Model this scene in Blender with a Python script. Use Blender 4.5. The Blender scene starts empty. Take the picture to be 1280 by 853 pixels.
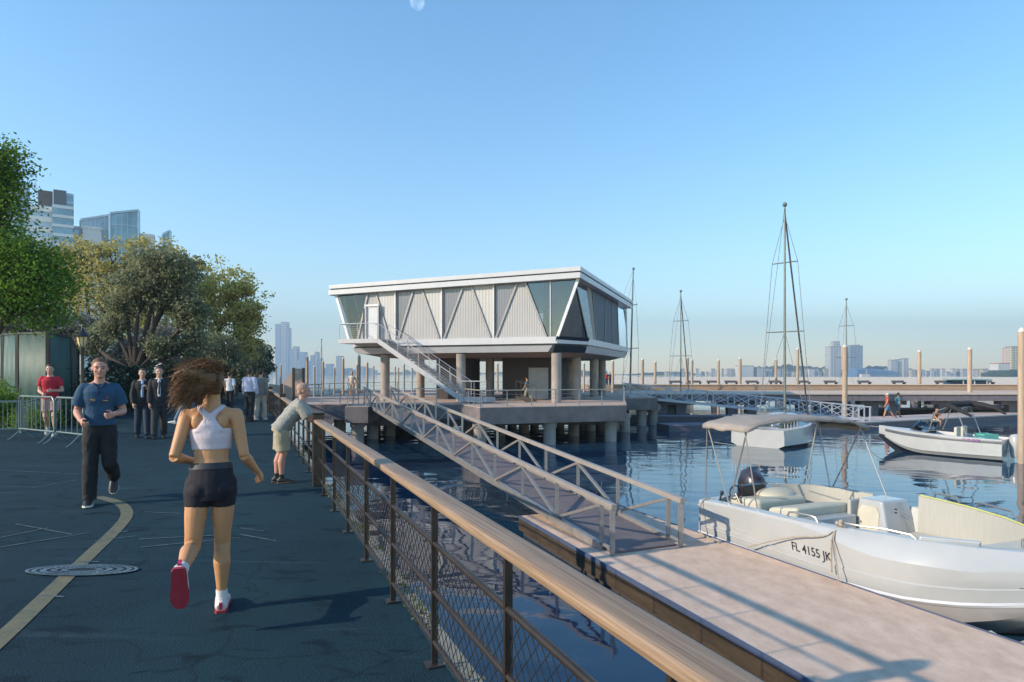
import bpy, math, random
import numpy as np
from mathutils import Vector, Matrix
random.seed(7)
PI = math.pi
SC = bpy.context.scene
COL = SC.collection
F = 800.0; HZ = 467.0; EYE = 1.6          # focal length in photo pixels, horizon row, eye height
WZ = -1.9                                  # water level
DZ = -1.5                                  # floating dock level
V = Vector
def at(u, v, Y): return V(((u-640)/F*Y, Y, EYE-(v-HZ)/F*Y))
def on(u, v, z):
    Y = F*(EYE-z)/(v-HZ)
    return V(((u-640)/F*Y, Y, z))
# ---------------------------------------------------------------- materials
MATS = {}
def mat(name, col, rough=.6, metal=0., var=.12, scale=3., bump=0., bscale=30., col2=None, stretch=(1,1,1), detail=5, spec=.5, coord='Object', alpha=None, island=0., coat=0., rotz=0.):
    if name in MATS: return MATS[name]
    m = bpy.data.materials.new(name); m.use_nodes = True
    nt = m.node_tree; N = nt.nodes; L = nt.links
    b = N['Principled BSDF']
    b.inputs['Roughness'].default_value = rough; b.inputs['Metallic'].default_value = metal
    b.inputs['Specular IOR Level'].default_value = spec
    if coat: b.inputs['Coat Weight'].default_value = coat; b.inputs['Coat Roughness'].default_value = .08
    tc = N.new('ShaderNodeTexCoord'); mp = N.new('ShaderNodeMapping'); mp.inputs['Scale'].default_value = (1,1,1) if rotz else stretch
    if rotz: mp.inputs['Rotation'].default_value = (0,0,-rotz)
    L.new(tc.outputs[coord], mp.inputs['Vector'])
    if rotz:
        m2_ = N.new('ShaderNodeMapping'); m2_.inputs['Scale'].default_value = stretch; L.new(mp.outputs[0], m2_.inputs[0]); mp = m2_
    n = N.new('ShaderNodeTexNoise'); n.inputs['Scale'].default_value = scale; n.inputs['Detail'].default_value = detail; n.inputs['Roughness'].default_value = .6
    L.new(mp.outputs[0], n.inputs['Vector'])
    r = N.new('ShaderNodeMapRange'); r.inputs[1].default_value = .3; r.inputs[2].default_value = .7
    L.new(n.outputs['Fac'], r.inputs[0])
    mx = N.new('ShaderNodeMix'); mx.data_type = 'RGBA'
    c1 = [max(0, c*(1-var)) for c in col]; c2 = [c*(1+var) for c in col] if col2 is None else list(col2)
    if col2 is not None: c1 = list(col)
    mx.inputs[6].default_value = (*c1, 1); mx.inputs[7].default_value = (*c2, 1)
    if island:
        g = N.new('ShaderNodeNewGeometry'); ma = N.new('ShaderNodeMath'); ma.operation = 'MULTIPLY_ADD'
        ma.inputs[1].default_value = island; L.new(g.outputs['Random Per Island'], ma.inputs[0])
        mb_ = N.new('ShaderNodeMath'); mb_.operation = 'MULTIPLY'; mb_.inputs[1].default_value = 1-island
        L.new(r.outputs[0], mb_.inputs[0]); L.new(mb_.outputs[0], ma.inputs[2]); L.new(ma.outputs[0], mx.inputs[0])
    else: L.new(r.outputs[0], mx.inputs[0])
    L.new(mx.outputs[2], b.inputs['Base Color'])
    if bump:
        n2 = N.new('ShaderNodeTexNoise'); n2.inputs['Scale'].default_value = bscale; n2.inputs['Detail'].default_value = 6
        L.new(mp.outputs[0], n2.inputs['Vector'])
        bp = N.new('ShaderNodeBump'); bp.inputs['Strength'].default_value = bump; bp.inputs['Distance'].default_value = .02
        L.new(n2.outputs['Fac'], bp.inputs['Height']); L.new(bp.outputs[0], b.inputs['Normal'])
    MATS[name] = m; return m
# ---------------------------------------------------------------- mesh builder
class MB:
    def __init__(s): s.v = []; s.f = []
    def quad(s, *p):
        i = len(s.v); s.v += [tuple(q) for q in p]; s.f.append(tuple(range(i, i+len(p)))); return s
    def box8(s, P):
        i = len(s.v); s.v += [tuple(q) for q in P]
        for f in ((0,3,2,1),(4,5,6,7),(0,1,5,4),(1,2,6,5),(2,3,7,6),(3,0,4,7)): s.f.append(tuple(i+k for k in f))
        return s
    def box(s, x0, x1, y0, y1, z0, z1):
        return s.box8([(x0,y0,z0),(x1,y0,z0),(x1,y1,z0),(x0,y1,z0),(x0,y0,z1),(x1,y0,z1),(x1,y1,z1),(x0,y1,z1)])
    def beam(s, a, b, w, h, up=(0,0,1)):
        a = V(a); b = V(b); d = (b-a).normalized(); up = V(up)
        if abs(d.dot(up)) > .98: up = V((0,1,0)) if abs(d.y) < .9 else V((1,0,0))
        r = d.cross(up).normalized(); u = r.cross(d).normalized(); r *= w/2; u *= h/2
        return s.box8([a-r-u, a+r-u, a+r+u, a-r+u, b-r-u, b+r-u, b+r+u, b-r+u])
    def tube(s, a, b, r, n=8, r2=None, cap=True):
        return s.path([a, b], [r, r if r2 is None else r2], n, cap)
    def path(s, pts, r, n=8, cap=True):
        pts = [V(p) for p in pts]; m = len(pts)
        if not hasattr(r, '__len__'): r = [r]*m
        rings = []; ref = None
        for k, p in enumerate(pts):
            t = (pts[min(k+1, m-1)]-pts[max(k-1, 0)]).normalized()
            if ref is None:
                ref = V((0,0,1)) if abs(t.z) < .9 else V((1,0,0))
            x = t.cross(ref).normalized(); y = x.cross(t).normalized(); ref = y
            i = len(s.v)
            for j in range(n):
                a = 2*PI*j/n; s.v.append(tuple(p+(x*math.cos(a)+y*math.sin(a))*r[k]))
            rings.append(i)
        for k in range(m-1):
            A = rings[k]; B = rings[k+1]
            for j in range(n): s.f.append((A+j, A+(j+1) % n, B+(j+1) % n, B+j))
        if cap:
            s.f.append(tuple(rings[0]+j for j in range(n-1, -1, -1))); s.f.append(tuple(rings[-1]+j for j in range(n)))
        return s
    def loft(s, C, R, side=(1,0,0), n=14, cap=True, power=1.):
        """elliptical loft: centres C, radii R=(across side, other)"""
        C = [V(c) for c in C]; m = len(C); side = V(side); rings = []
        for k, p in enumerate(C):
            t = (C[min(k+1, m-1)]-C[max(k-1, 0)]).normalized()
            x = (side-t*side.dot(t)).normalized(); y = t.cross(x).normalized()
            i = len(s.v)
            for j in range(n):
                a = 2*PI*j/n; ca = math.cos(a); sa = math.sin(a)
                if power != 1.: ca = math.copysign(abs(ca)**power, ca); sa = math.copysign(abs(sa)**power, sa)
                s.v.append(tuple(p+x*ca*R[k][0]+y*sa*R[k][1]))
            rings.append(i)
        for k in range(m-1):
            A = rings[k]; B = rings[k+1]
            for j in range(n): s.f.append((A+j, A+(j+1) % n, B+(j+1) % n, B+j))
        if cap:
            s.f.append(tuple(rings[0]+j for j in range(n-1, -1, -1))); s.f.append(tuple(rings[-1]+j for j in range(n)))
        return s
    def ball(s, c, r, nu=12, nv=8, M=None):
        if not hasattr(r, '__len__'): r = (r, r, r)
        c = V(c); i = len(s.v); s_ = []
        def put(p):
            p = V(p)
            if M is not None: p = M @ p
            s.v.append(tuple(c+p))
        put((0,0,r[2]))
        for a in range(1, nv):
            th = PI*a/nv
            for b in range(nu):
                ph = 2*PI*b/nu; put((r[0]*math.sin(th)*math.cos(ph), r[1]*math.sin(th)*math.sin(ph), r[2]*math.cos(th)))
        put((0,0,-r[2])); last = len(s.v)-1
        for b in range(nu):
            s.f.append((i, i+1+b, i+1+(b+1) % nu)); s.f.append((last, last-nu+(b+1) % nu, last-nu+b))
        for a in range(nv-2):
            for b in range(nu):
                q = i+1+a*nu; s.f.append((q+b, q+nu+b, q+nu+(b+1) % nu, q+(b+1) % nu))
        return s
    def slab(s, poly, z0, z1):
        """polygon (counter clockwise) extruded"""
        n = len(poly); i = len(s.v)
        s.v += [(p[0], p[1], z0) for p in poly]+[(p[0], p[1], z1) for p in poly]
        s.f.append(tuple(i+k for k in range(n-1, -1, -1))); s.f.append(tuple(i+n+k for k in range(n)))
        for k in range(n): s.f.append((i+k, i+(k+1) % n, i+n+(k+1) % n, i+n+k))
        return s
    def grid(s, rows, closed=False):
        """rows: list of equal-length point lists"""
        i = len(s.v); n = len(rows[0])
        for r in rows: s.v += [tuple(p) for p in r]
        for a in range(len(rows)-1):
            for b in range(n if closed else n-1):
                c = (b+1) % n; s.f.append((i+a*n+b, i+a*n+c, i+(a+1)*n+c, i+(a+1)*n+b))
        return s
    def build(s, name, material, parent=None, smooth=True, origin=None, bevel=0, label=None, solid=0, sub=0, remesh=0, relax=2, disp=0, sharp=38):
        o_ = V((0,0,0))
        if origin is not None: o_ = V(origin)
        elif parent is not None:
            q = parent
            while q is not None: o_ = o_+q.location; q = q.parent
            if parent.get('local'): o_ = V((0,0,0))
            elif parent.parent is not None and parent.parent.get('local'): o_ = V((0,0,0))
        me = bpy.data.meshes.new(name)
        me.from_pydata([(x-o_.x, y-o_.y, z-o_.z) for x, y, z in s.v], [], s.f); me.validate()
        ob = bpy.data.objects.new(name, me); COL.objects.link(ob)
        if material: me.materials.append(material)
        if parent is not None: ob.parent = parent
        elif origin is not None: ob.location = o_
        if smooth:
            me.polygons.foreach_set('use_smooth', [True]*len(me.polygons))
            if not remesh: me.set_sharp_from_angle(angle=math.radians(sharp))
        if solid: md = ob.modifiers.new('solid', 'SOLIDIFY'); md.thickness = solid; md.offset = 0
        if bevel: md = ob.modifiers.new('bevel', 'BEVEL'); md.width = bevel; md.segments = 2; md.limit_method = 'ANGLE'; md.harden_normals = True
        if sub: md = ob.modifiers.new('sub', 'SUBSURF'); md.levels = md.render_levels = sub
        if remesh:
            md = ob.modifiers.new('remesh', 'REMESH'); md.mode = 'VOXEL'; md.voxel_size = remesh; md.use_smooth_shade = True
            if disp:
                tx = bpy.data.textures.new(name+'_folds', 'CLOUDS'); tx.noise_scale = .09; tx.noise_depth = 2
                md = ob.modifiers.new('folds', 'DISPLACE'); md.texture = tx; md.strength = disp; md.mid_level = .5; md.texture_coords = 'LOCAL'
            md = ob.modifiers.new('relax', 'SMOOTH'); md.factor = .5; md.iterations = relax
        if label: ob['label'] = label
        return ob
def tag(o, label=None, cat=None, group=None, kind=None):
    if label: o['label'] = label
    if cat: o['category'] = cat
    if group: o['group'] = group
    if kind: o['kind'] = kind
    return o
def thing(name, loc, label, cat, group=None, local=False, rz=0):
    o = bpy.data.objects.new(name, None); COL.objects.link(o); o.location = loc; o.empty_display_size = .2
    o.rotation_euler = (0, 0, rz)
    if local: o['local'] = 1
    return tag(o, label, cat, group)
def dup(src, loc, rz=0., label=None, scale=None):
    def cp(o, par):
        c = o.copy(); COL.objects.link(c); c.parent = par
        for ch in [x for x in ALLCH.get(o.name, [])]: cp(ch, c)
        return c
    ALLCH = {}
    for x in bpy.data.objects:
        if x.parent: ALLCH.setdefault(x.parent.name, []).append(x)
    r = cp(src, None); r.location = loc; r.rotation_euler = (0, 0, rz)
    if scale: r.scale = scale
    if label: r['label'] = label
    return r
# ---------------------------------------------------------------- camera, world, sun
cam = bpy.data.cameras.new('camera'); co = bpy.data.objects.new('camera', cam); COL.objects.link(co)
co.location = (0, 0, EYE); co.rotation_euler = (PI/2, 0, 0)
cam.sensor_width = 36; cam.lens = 36*F/1280; cam.shift_y = (HZ-426.5)/1280
cam.clip_start = .05; cam.clip_end = 60000
SC.camera = co
SC.render.resolution_x = 1024; SC.render.resolution_y = 682
SUN_EL = math.radians(24.5); SX, SY = -.93, -.37          # horizontal direction to the sun
w = bpy.data.worlds.new('World'); SC.world = w; w.use_nodes = True
nt = w.node_tree; bg = nt.nodes['Background']; sky = nt.nodes.new('ShaderNodeTexSky'); sky.sky_type = 'NISHITA'
sky.sun_disc = False; sky.sun_elevation = SUN_EL; sky.sun_rotation = math.atan2(SX, SY)
sky.air_density = 1.15; sky.dust_density = .1; sky.ozone_density = 1.9; sky.altitude = 0
hs = nt.nodes.new('ShaderNodeHueSaturation'); hs.inputs['Hue'].default_value = .497; hs.inputs['Saturation'].default_value = 1.29; hs.inputs['Value'].default_value = 1.27; nt.links.new(sky.outputs[0], hs.inputs['Color']); nt.links.new(hs.outputs[0], bg.inputs[0]); bg.inputs[1].default_value = .15
sl = bpy.data.lights.new('sun', 'SUN'); sl.energy = 3.9; sl.angle = math.radians(.6); sl.color = (1, .84, .64)
so = bpy.data.objects.new('sun', sl); COL.objects.link(so)
sd = V((SX*math.cos(SUN_EL), SY*math.cos(SUN_EL), math.sin(SUN_EL)))
so.rotation_euler = sd.to_track_quat('Z', 'Y').to_euler(); so.location = (0, 0, 40)
SC.view_settings.view_transform = 'Standard'; SC.view_settings.look = 'None'; SC.view_settings.exposure = 0.55; SC.view_settings.gamma = 1
SC.cycles.max_bounces = 6; SC.cycles.volume_bounces = 0; SC.cycles.transparent_max_bounces = 12; SC.cycles.use_denoising = True
# ---------------------------------------------------------------- shared materials
M_steel = mat('galvanised_steel', (.34,.325,.31), .42, .55, var=.12, scale=6, bump=.05)
M_white_steel = mat('pale_painted_steel', (.44,.44,.46), .45, .15, var=.08, scale=5)
M_rail_dark = mat('dark_bronze_steel', (.055,.042,.036), .38, .5, var=.25, scale=8, bump=.08)
M_wood = mat('oiled_wood', (.17,.105,.06), .55, 0, scale=1.6, col2=(.36,.25,.165), stretch=(70,1.1,70), bump=.06, bscale=2, rotz=math.atan2(.43,1))
M_conc = mat('grey_concrete', (.31,.27,.24), .85, 0, var=.22, scale=1.4, bump=.25, bscale=22)
M_conc_dark = mat('weathered_concrete', (.16,.14,.14), .85, 0, var=.3, scale=1.1, bump=.25, bscale=18)
M_pile = mat('tan_pile', (.40,.30,.22), .7, 0, var=.22, scale=2, stretch=(6,6,.6), bump=.15)
M_dark = mat('dark_underside', (.045,.04,.045), .8, 0, var=.3)
M_gel = mat('white_gelcoat', (.40,.41,.41), .2, 0, var=.06, scale=1.6, coat=.6)
M_cream = mat('cream_vinyl', (.50,.47,.38), .5, 0, var=.07, scale=4, bump=.05)
M_chrome = mat('stainless_tube', (.42,.40,.38), .38, .8, var=.05)
M_black = mat('black_plastic', (.018,.016,.02), .35, 0, var=.2)
M_rope = mat('worn_rope', (.35,.3,.24), .9, 0, var=.25, scale=30, bump=.4, bscale=90)
# ---------------------------------------------------------------- haze
M = bpy.data.materials.new('haze_air'); M.use_nodes = True; nt = M.node_tree
nt.nodes.remove(nt.nodes['Principled BSDF']); pv = nt.nodes.new('ShaderNodeVolumePrincipled')
pv.inputs['Color'].default_value = (.66,.84,1,1); pv.inputs['Density'].default_value = .00034; pv.inputs['Anisotropy'].default_value = .1
nt.links.new(pv.outputs[0], nt.nodes['Material Output'].inputs['Volume'])
hz = MB().box(-2600, 5200, -60, 5200, -4.5, 420).build('haze', M, smooth=False); tag(hz, kind='stuff')
hz['label'] = 'pale blue haze over the water and the far shore'
# ================================================================ SETTING
def ral(a, Y, z=0.): return V((a-.4175*Y, Y, z))       # lines parallel to the promenade edge
DN = V((.9187,.395,0)); DD = V((.395,-.9187,0))      # across (towards the water) / along (towards camera)
# water
M_water = bpy.data.materials.new('harbour_water'); M_water.use_nodes = True
nt = M_water.node_tree; N = nt.nodes; L = nt.links; b = N['Principled BSDF']
b.inputs['Base Color'].default_value = (.012,.045,.085,1); b.inputs['Roughness'].default_value = .035; b.inputs['IOR'].default_value = 1.34
b.inputs['Specular IOR Level'].default_value = .75
tc = N.new('ShaderNodeTexCoord')
def nz(scale, st, det):
    mp = N.new('ShaderNodeMapping'); mp.inputs['Scale'].default_value = st; L.new(tc.outputs['Object'], mp.inputs[0])
    n = N.new('ShaderNodeTexNoise'); n.inputs['Scale'].default_value = scale; n.inputs['Detail'].default_value = det; n.inputs['Roughness'].default_value = .5
    n.inputs['Distortion'].default_value = .4; L.new(mp.outputs[0], n.inputs['Vector']); return n
n1 = nz(.62, (1,1.5,1), 1); n2 = nz(3.2, (1,1.5,1), 2)
ad = N.new('ShaderNodeMath'); ad.operation = 'MULTIPLY_ADD'; ad.inputs[1].default_value = .07
L.new(n2.outputs['Fac'], ad.inputs[0]); L.new(n1.outputs['Fac'], ad.inputs[2])
# calmer water between the piles, livelier patches further out
n3 = nz(.06, (1,1,1), 1); mr = N.new('ShaderNodeMapRange'); mr.inputs[1].default_value = .35; mr.inputs[2].default_value = .65; mr.inputs[3].default_value = .45; mr.inputs[4].default_value = 1.
L.new(n3.outputs['Fac'], mr.inputs[0])
bp = N.new('ShaderNodeBump'); bp.inputs['Distance'].default_value = .034; L.new(mr.outputs[0], bp.inputs['Strength'])
L.new(ad.outputs[0], bp.inputs['Height']); L.new(bp.outputs[0], b.inputs['Normal'])
o = MB().box(-2000, 5000, -40, 5000, WZ-2, WZ).build('water', M_water, smooth=False); tag(o, kind='structure')
# land
M_grass = mat('planting_ground', (.022,.04,.012), .95, 0, scale=1.2, col2=(.06,.085,.03), bump=.6, bscale=25)
land = [(1.05-.4175*-30, -30), (1.05-.4175*600, 600), (-2000, 900), (-2000, -30)]
o = MB().slab(land, WZ-1, -.006).build('ground', M_grass, smooth=False); tag(o, kind='structure')
# promenade: asphalt, blue tree shade put into its base colour
M_asph = bpy.data.materials.new('shade_blue_asphalt'); M_asph.use_nodes = True
nt = M_asph.node_tree; N = nt.nodes; L = nt.links; b = N['Principled BSDF']; b.inputs['Roughness'].default_value = .82; b.inputs['Specular IOR Level'].default_value = .14
tc = N.new('ShaderNodeTexCoord')
def noise(scale, st=(1,1,1), det=4, dist=0.):
    mp = N.new('ShaderNodeMapping'); mp.inputs['Scale'].default_value = st; L.new(tc.outputs['Object'], mp.inputs[0])
    n = N.new('ShaderNodeTexNoise'); n.inputs['Scale'].default_value = scale; n.inputs['Detail'].default_value = det; n.inputs['Distortion'].default_value = dist
    L.new(mp.outputs[0], n.inputs['Vector']); return n.outputs['Fac']
def ramp(x, a, b_):
    r = N.new('ShaderNodeMapRange'); r.inputs[1].default_value = a; r.inputs[2].default_value = b_; L.new(x, r.inputs[0]); return r.outputs[0]
def mix(f, a, b_):
    m = N.new('ShaderNodeMix'); m.data_type = 'RGBA'
    if hasattr(f, 'links'): L.new(f, m.inputs[0])
    else: m.inputs[0].default_value = f
    for i, c in ((6, a), (7, b_)):
        if hasattr(c, 'links'): L.new(c, m.inputs[i])
        else: m.inputs[i].default_value = (*c, 1)
    return m.outputs[2]
base = mix(ramp(noise(.35, det=5), .35, .65), (.0042,.0185,.028), (.0100,.0345,.047))  # broad tonal patches, partly standing in for dappled tree shade
base = mix(ramp(noise(150, det=2), .48, .72), base, (.030,.060,.075))
base = mix(ramp(noise(42, det=4), .55, .72), base, (.016,.040,.052))
base = mix(ramp(noise(.8, det=7), .50, .62), base, (.0125,.037,.048))
base = mix(ramp(noise(2.6, (1,1.7,1), 8, 1.2), .56, .68), base, (.0045,.016,.024))
base = mix(ramp(noise(60, det=3), .62, .75), base, (.006,.012,.018))
# pale scuffs running across the path
s_ = N.new('ShaderNodeMath'); s_.operation = 'MULTIPLY'; L.new(ramp(noise(1.3, (.28,2.6,1), 4, .8), .63, .76), s_.inputs[0]); s_.inputs[1].default_value = .4
base = mix(s_.outputs[0], base, (.06,.10,.12))
# cracks
mp = N.new('ShaderNodeMapping'); L.new(tc.outputs['Object'], mp.inputs[0])
nd = N.new('ShaderNodeTexNoise'); nd.inputs['Scale'].default_value = 2.; L.new(mp.outputs[0], nd.inputs['Vector'])
vm = N.new('ShaderNodeVectorMath'); vm.operation = 'MULTIPLY_ADD'; vm.inputs[1].default_value = (.5,.5,.5)
L.new(nd.outputs['Color'], vm.inputs[0]); L.new(mp.outputs[0], vm.inputs[2])
vo = N.new('ShaderNodeTexVoronoi'); vo.feature = 'DISTANCE_TO_EDGE'; vo.inputs['Scale'].default_value = .42; L.new(vm.outputs[0], vo.inputs['Vector'])
cr = N.new('ShaderNodeMapRange'); cr.inputs[1].default_value = .004; cr.inputs[2].default_value = .006; cr.inputs[3].default_value = .35; cr.inputs[4].default_value = 0; L.new(vo.outputs['Distance'], cr.inputs[0])
base = mix(cr.outputs[0], base, (.004,.008,.012))
L.new(base, b.inputs['Base Color'])
bp = N.new('ShaderNodeBump'); bp.inputs['Strength'].default_value = .45; bp.inputs['Distance'].default_value = .012; L.new(noise(75, det=4), bp.inputs['Height']); L.new(bp.outputs[0], b.inputs['Normal'])
prom = [(ral(1.1,-12).x,-12), (ral(1.1,240).x,240), (ral(-6.6,240).x,240), (ral(-6.6,30).x,30), (ral(-7.4,18).x,18), (ral(-9.5,13.5).x,13.5), (-19,12), (-19,-12)]
o = MB().slab(prom, -.3, 0).build('promenade', M_asph, smooth=False); tag(o, kind='structure')
# kerb at the planted edge
M_kerb = mat('pale_kerb', (.24,.25,.25), .85, 0, var=.2, scale=3, bump=.3)
kb = MB(); kp = [ral(-6.7,240), ral(-6.7,30), ral(-7.5,18), ral(-9.6,13.4), V((-19.1,11.9,0))]
for p, q in zip(kp[:-1], kp[1:]): kb.beam(p+V((0,0,-.06)), q+V((0,0,-.06)), .16, .36)
o = kb.build('kerb', M_kerb, smooth=False, bevel=.02); tag(o, kind='structure')
# yellow lane line
M_yel = mat('worn_yellow_paint', (.17,.15,.075), .7, 0, scale=9, col2=(.085,.09,.06), bump=.2)
pts = [(-70,860),(0,800),(55,748),(105,700),(146,662),(160,645),(157,634),(146,627),(122,621)]
pw = [on(u, v, .004) for u, v in pts]
# smooth the line
def chaik(P, k=2, closed=False):
    for _ in range(k):
        Q = [P[0]]
        for a, b_ in zip(P[:-1], P[1:]): Q += [a*.75+b_*.25, a*.25+b_*.75]
        P = Q+[P[-1]]
    return P
pw = chaik(pw, 3); lm = MB(); rows = []
for k, p in enumerate(pw):
    t = (pw[min(k+1, len(pw)-1)]-pw[max(k-1, 0)]).normalized(); n_ = V((-t.y, t.x, 0))*.062
    rows.append([p-n_, p+n_])
lm.grid(rows)
o = lm.build('lane_line', M_yel, smooth=False); tag(o, kind='structure')
# faint white chalk strokes on the asphalt
M_chalk = mat('faded_white_paint', (.11,.16,.18), .8, 0, scale=9, col2=(.012,.03,.042))
ck = MB()
for (a, b_) in (((175,674),(290,668)),((176,684),(300,672)),((170,670),(118,676)),((0,684),(112,666)),((0,672),(60,660)),((0,588),(105,593)),((98,702),(124,702)),((52,744),(80,746)),((138,666),(160,664)),((300,668),(345,676)),((300,660),(330,664)),((40,610),(95,600)),((180,640),(230,642)),((20,655),(90,668))):
    p, q = on(*a, .0065), on(*b_, .0065); t = (q-p).normalized(); n_ = V((-t.y, t.x, 0))*.011
    ck.quad(p-n_, q-n_, q+n_, p+n_)
o = ck.build('chalk_strokes', M_chalk, smooth=False); tag(o, kind='structure')
# manhole cover: an oval inlay with a worn pattern
mc = on(102.5, 714, .0); T = thing('manhole_cover', mc, 'worn round metal manhole cover set in the path under the yellow line', 'manhole cover')
M_iron = mat('worn_iron', (.07,.11,.13), .5, .4, scale=8, col2=(.20,.27,.30), bump=.5, bscale=60)
M_iron_d = mat('dark_iron', (.02,.03,.035), .6, .4)
def oval(mb, rx, ry, z, c=mc, n=48, r0=0.):
    R0 = [V((c.x+rx*math.cos(2*PI*k/n), c.y+ry*math.sin(2*PI*k/n), z)) for k in range(n)]
    if r0 == 0: mb.quad(*R0)
    else:
        R1 = [V((c.x+rx*r0*math.cos(2*PI*k/n), c.y+ry*r0*math.sin(2*PI*k/n), z)) for k in range(n)]
        mb.grid([R1, R0], closed=True)
    return mb
oval(MB(), .45, .150, .008).build('cover_plate', M_iron_d, T, smooth=False)
rg = MB(); oval(rg, .45, .150, .012, r0=.93); oval(rg, .40, .133, .012, r0=.9); oval(rg, .335, .112, .012, r0=.84); oval(rg, .25, .083, .012, r0=.8); oval(rg, .17, .056, .012, r0=.7)
for k in range(40):
    a = 2*PI*k/40; c, s = math.cos(a), math.sin(a)
    for r1, r2 in ((.21,.245),(.295,.33),(.37,.40)):
        rg.beam((mc.x+r1*c, mc.y+r1*s/3, .0105), (mc.x+r2*c, mc.y+r2*s/3, .0105), .012, .005)
rg.build('raised_pattern', M_iron, T, smooth=False)
# seawall
sw = MB()
for (a0, a1, z0, z1) in ((1.1, 1.25, -.30, -.012), (.9, 1.17, WZ-1, -.304)):
    sw.box8([ral(a0,-12,z0), ral(a1,-12,z0), ral(a1,240,z0), ral(a0,240,z0), ral(a0,-12,z1), ral(a1,-12,z1), ral(a1,240,z1), ral(a0,240,z1)])
o = sw.build('seawall', mat('seawall_stone', (.16,.16,.14), .9, 0, scale=2.4, col2=(.30,.29,.25), bump=.8, bscale=9), smooth=False)
tag(o, 'rough stone seawall under the railing with a pale capping edge', 'seawall')
# small weeds and moss along the cap
rng = np.random.default_rng(5)
def leaves(name, centres, sizes, material, parent=None, origin=(0,0,0), rseed=0, flat=.0, aspect=.55):
    """many small leaf-shaped faces as one mesh"""
    rg_ = np.random.default_rng(rseed); C = np.asarray(centres, float); n = len(C)
    d = rg_.normal(size=(n,3)); d /= np.linalg.norm(d, axis=1)[:,None]
    e = rg_.normal(size=(n,3)); 
    e -= d*(e*d).sum(1)[:,None]; e /= np.linalg.norm(e, axis=1)[:,None]
    s = np.asarray(sizes, float).reshape(-1,1)*np.ones((n,1))
    A = C-d*s*.5; B = C+e*s*aspect*.5; D = C+d*s*.5; E = C-e*s*aspect*.5
    vs = np.stack([A,B,D,E], 1).reshape(-1,3)-np.asarray(origin)
    me = bpy.data.meshes.new(name); me.vertices.add(4*n); me.vertices.foreach_set('co', vs.ravel())
    me.loops.add(4*n); me.loops.foreach_set('vertex_index', np.arange(4*n)); me.polygons.add(n)
    me.polygons.foreach_set('loop_start', np.arange(n)*4); me.polygons.foreach_set('loop_total', np.full(n,4))
    me.update(); me.validate(); me.materials.append(material)
    ob = bpy.data.objects.new(name, me); COL.objects.link(ob)
    if parent: ob.parent = parent
    else: ob.location = origin
    return ob
def leafmat(name, c1, c2, tr=.35):
    m = mat(name, c1, .7, 0, scale=.9, col2=c2, island=.55, spec=.2)
    nt = m.node_tree; N = nt.nodes; L = nt.links; b = N['Principled BSDF']; out = N['Material Output']
    t = N.new('ShaderNodeBsdfTranslucent'); mxs = N.new('ShaderNodeMixShader'); mxs.inputs[0].default_value = tr
    src = b.inputs['Base Color'].links[0].from_socket; L.new(src, t.inputs['Color'])
    L.new(b.outputs[0], mxs.inputs[1]); L.new(t.outputs[0], mxs.inputs[2]); L.new(mxs.outputs[0], out.inputs['Surface'])
    return m
M_moss = leafmat('weed_leaves', (.05,.08,.03), (.16,.2,.1))
n = 2200; Y = rng.uniform(1.5, 14, n)**1.0; A = rng.uniform(1.08, 1.26, n); keep = (np.sin(Y*3.1)+np.sin(Y*7.7+1)+rng.normal(0,.6,n)) > .2
P = np.stack([A-.4175*Y, Y, -.02+rng.uniform(0,.05,n)], 1)[keep]
o = leaves('edge_weeds', P, rng.uniform(.02,.05,len(P)), M_moss, rseed=1); tag(o, kind='stuff'); o['label'] = 'low weeds growing along the seawall edge'
# far shore
M_shore = mat('far_shore_trees', (.05,.07,.05), .95, 0, var=.4, scale=.02)
def ridge(name, u0, u1, Y, prof, thick, material=M_shore, seed=1, jag=.15, step=3):
    rr = random.Random(seed); us = list(np.arange(u0, u1+1, step)); back = []; front = []; fb = []
    for u in us:
        z = prof(u)*(1+rr.uniform(-jag, jag)); k_ = (u-640)/F
        fb.append(V((k_*Y, Y, WZ-1))); front.append(V((k_*(Y+thick*.15), Y+thick*.15, WZ+z*.6))); back.append(V((k_*(Y+thick*.5), Y+thick*.5, WZ+z)))
    bb = [V((p.x*(Y+thick)/Y, Y+thick, WZ-1)) for p in fb]
    return MB().grid([fb, front, back, bb]).build(name, material)
o = ridge('hills', 700, 1300, 1500, lambda u: 10+7*math.sin(u*.013)+5*math.sin(u*.047)+(8 if 930 < u < 1040 else 0), 120, seed=3); tag(o, kind='structure')
o = ridge('wooded_hill', 1226, 1330, 900, lambda u: 5+16*min(1, max(0, (u-1232)/30)), 140, mat('wooded_slope', (.035,.06,.03), .95, 0, var=.5, scale=.08), seed=4, jag=.12); tag(o, kind='structure')
o = ridge('terrain', 330, 760, 2900, lambda u: 14+8*math.sin(u*.05), 160, seed=6, jag=.5); tag(o, kind='structure')
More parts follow.
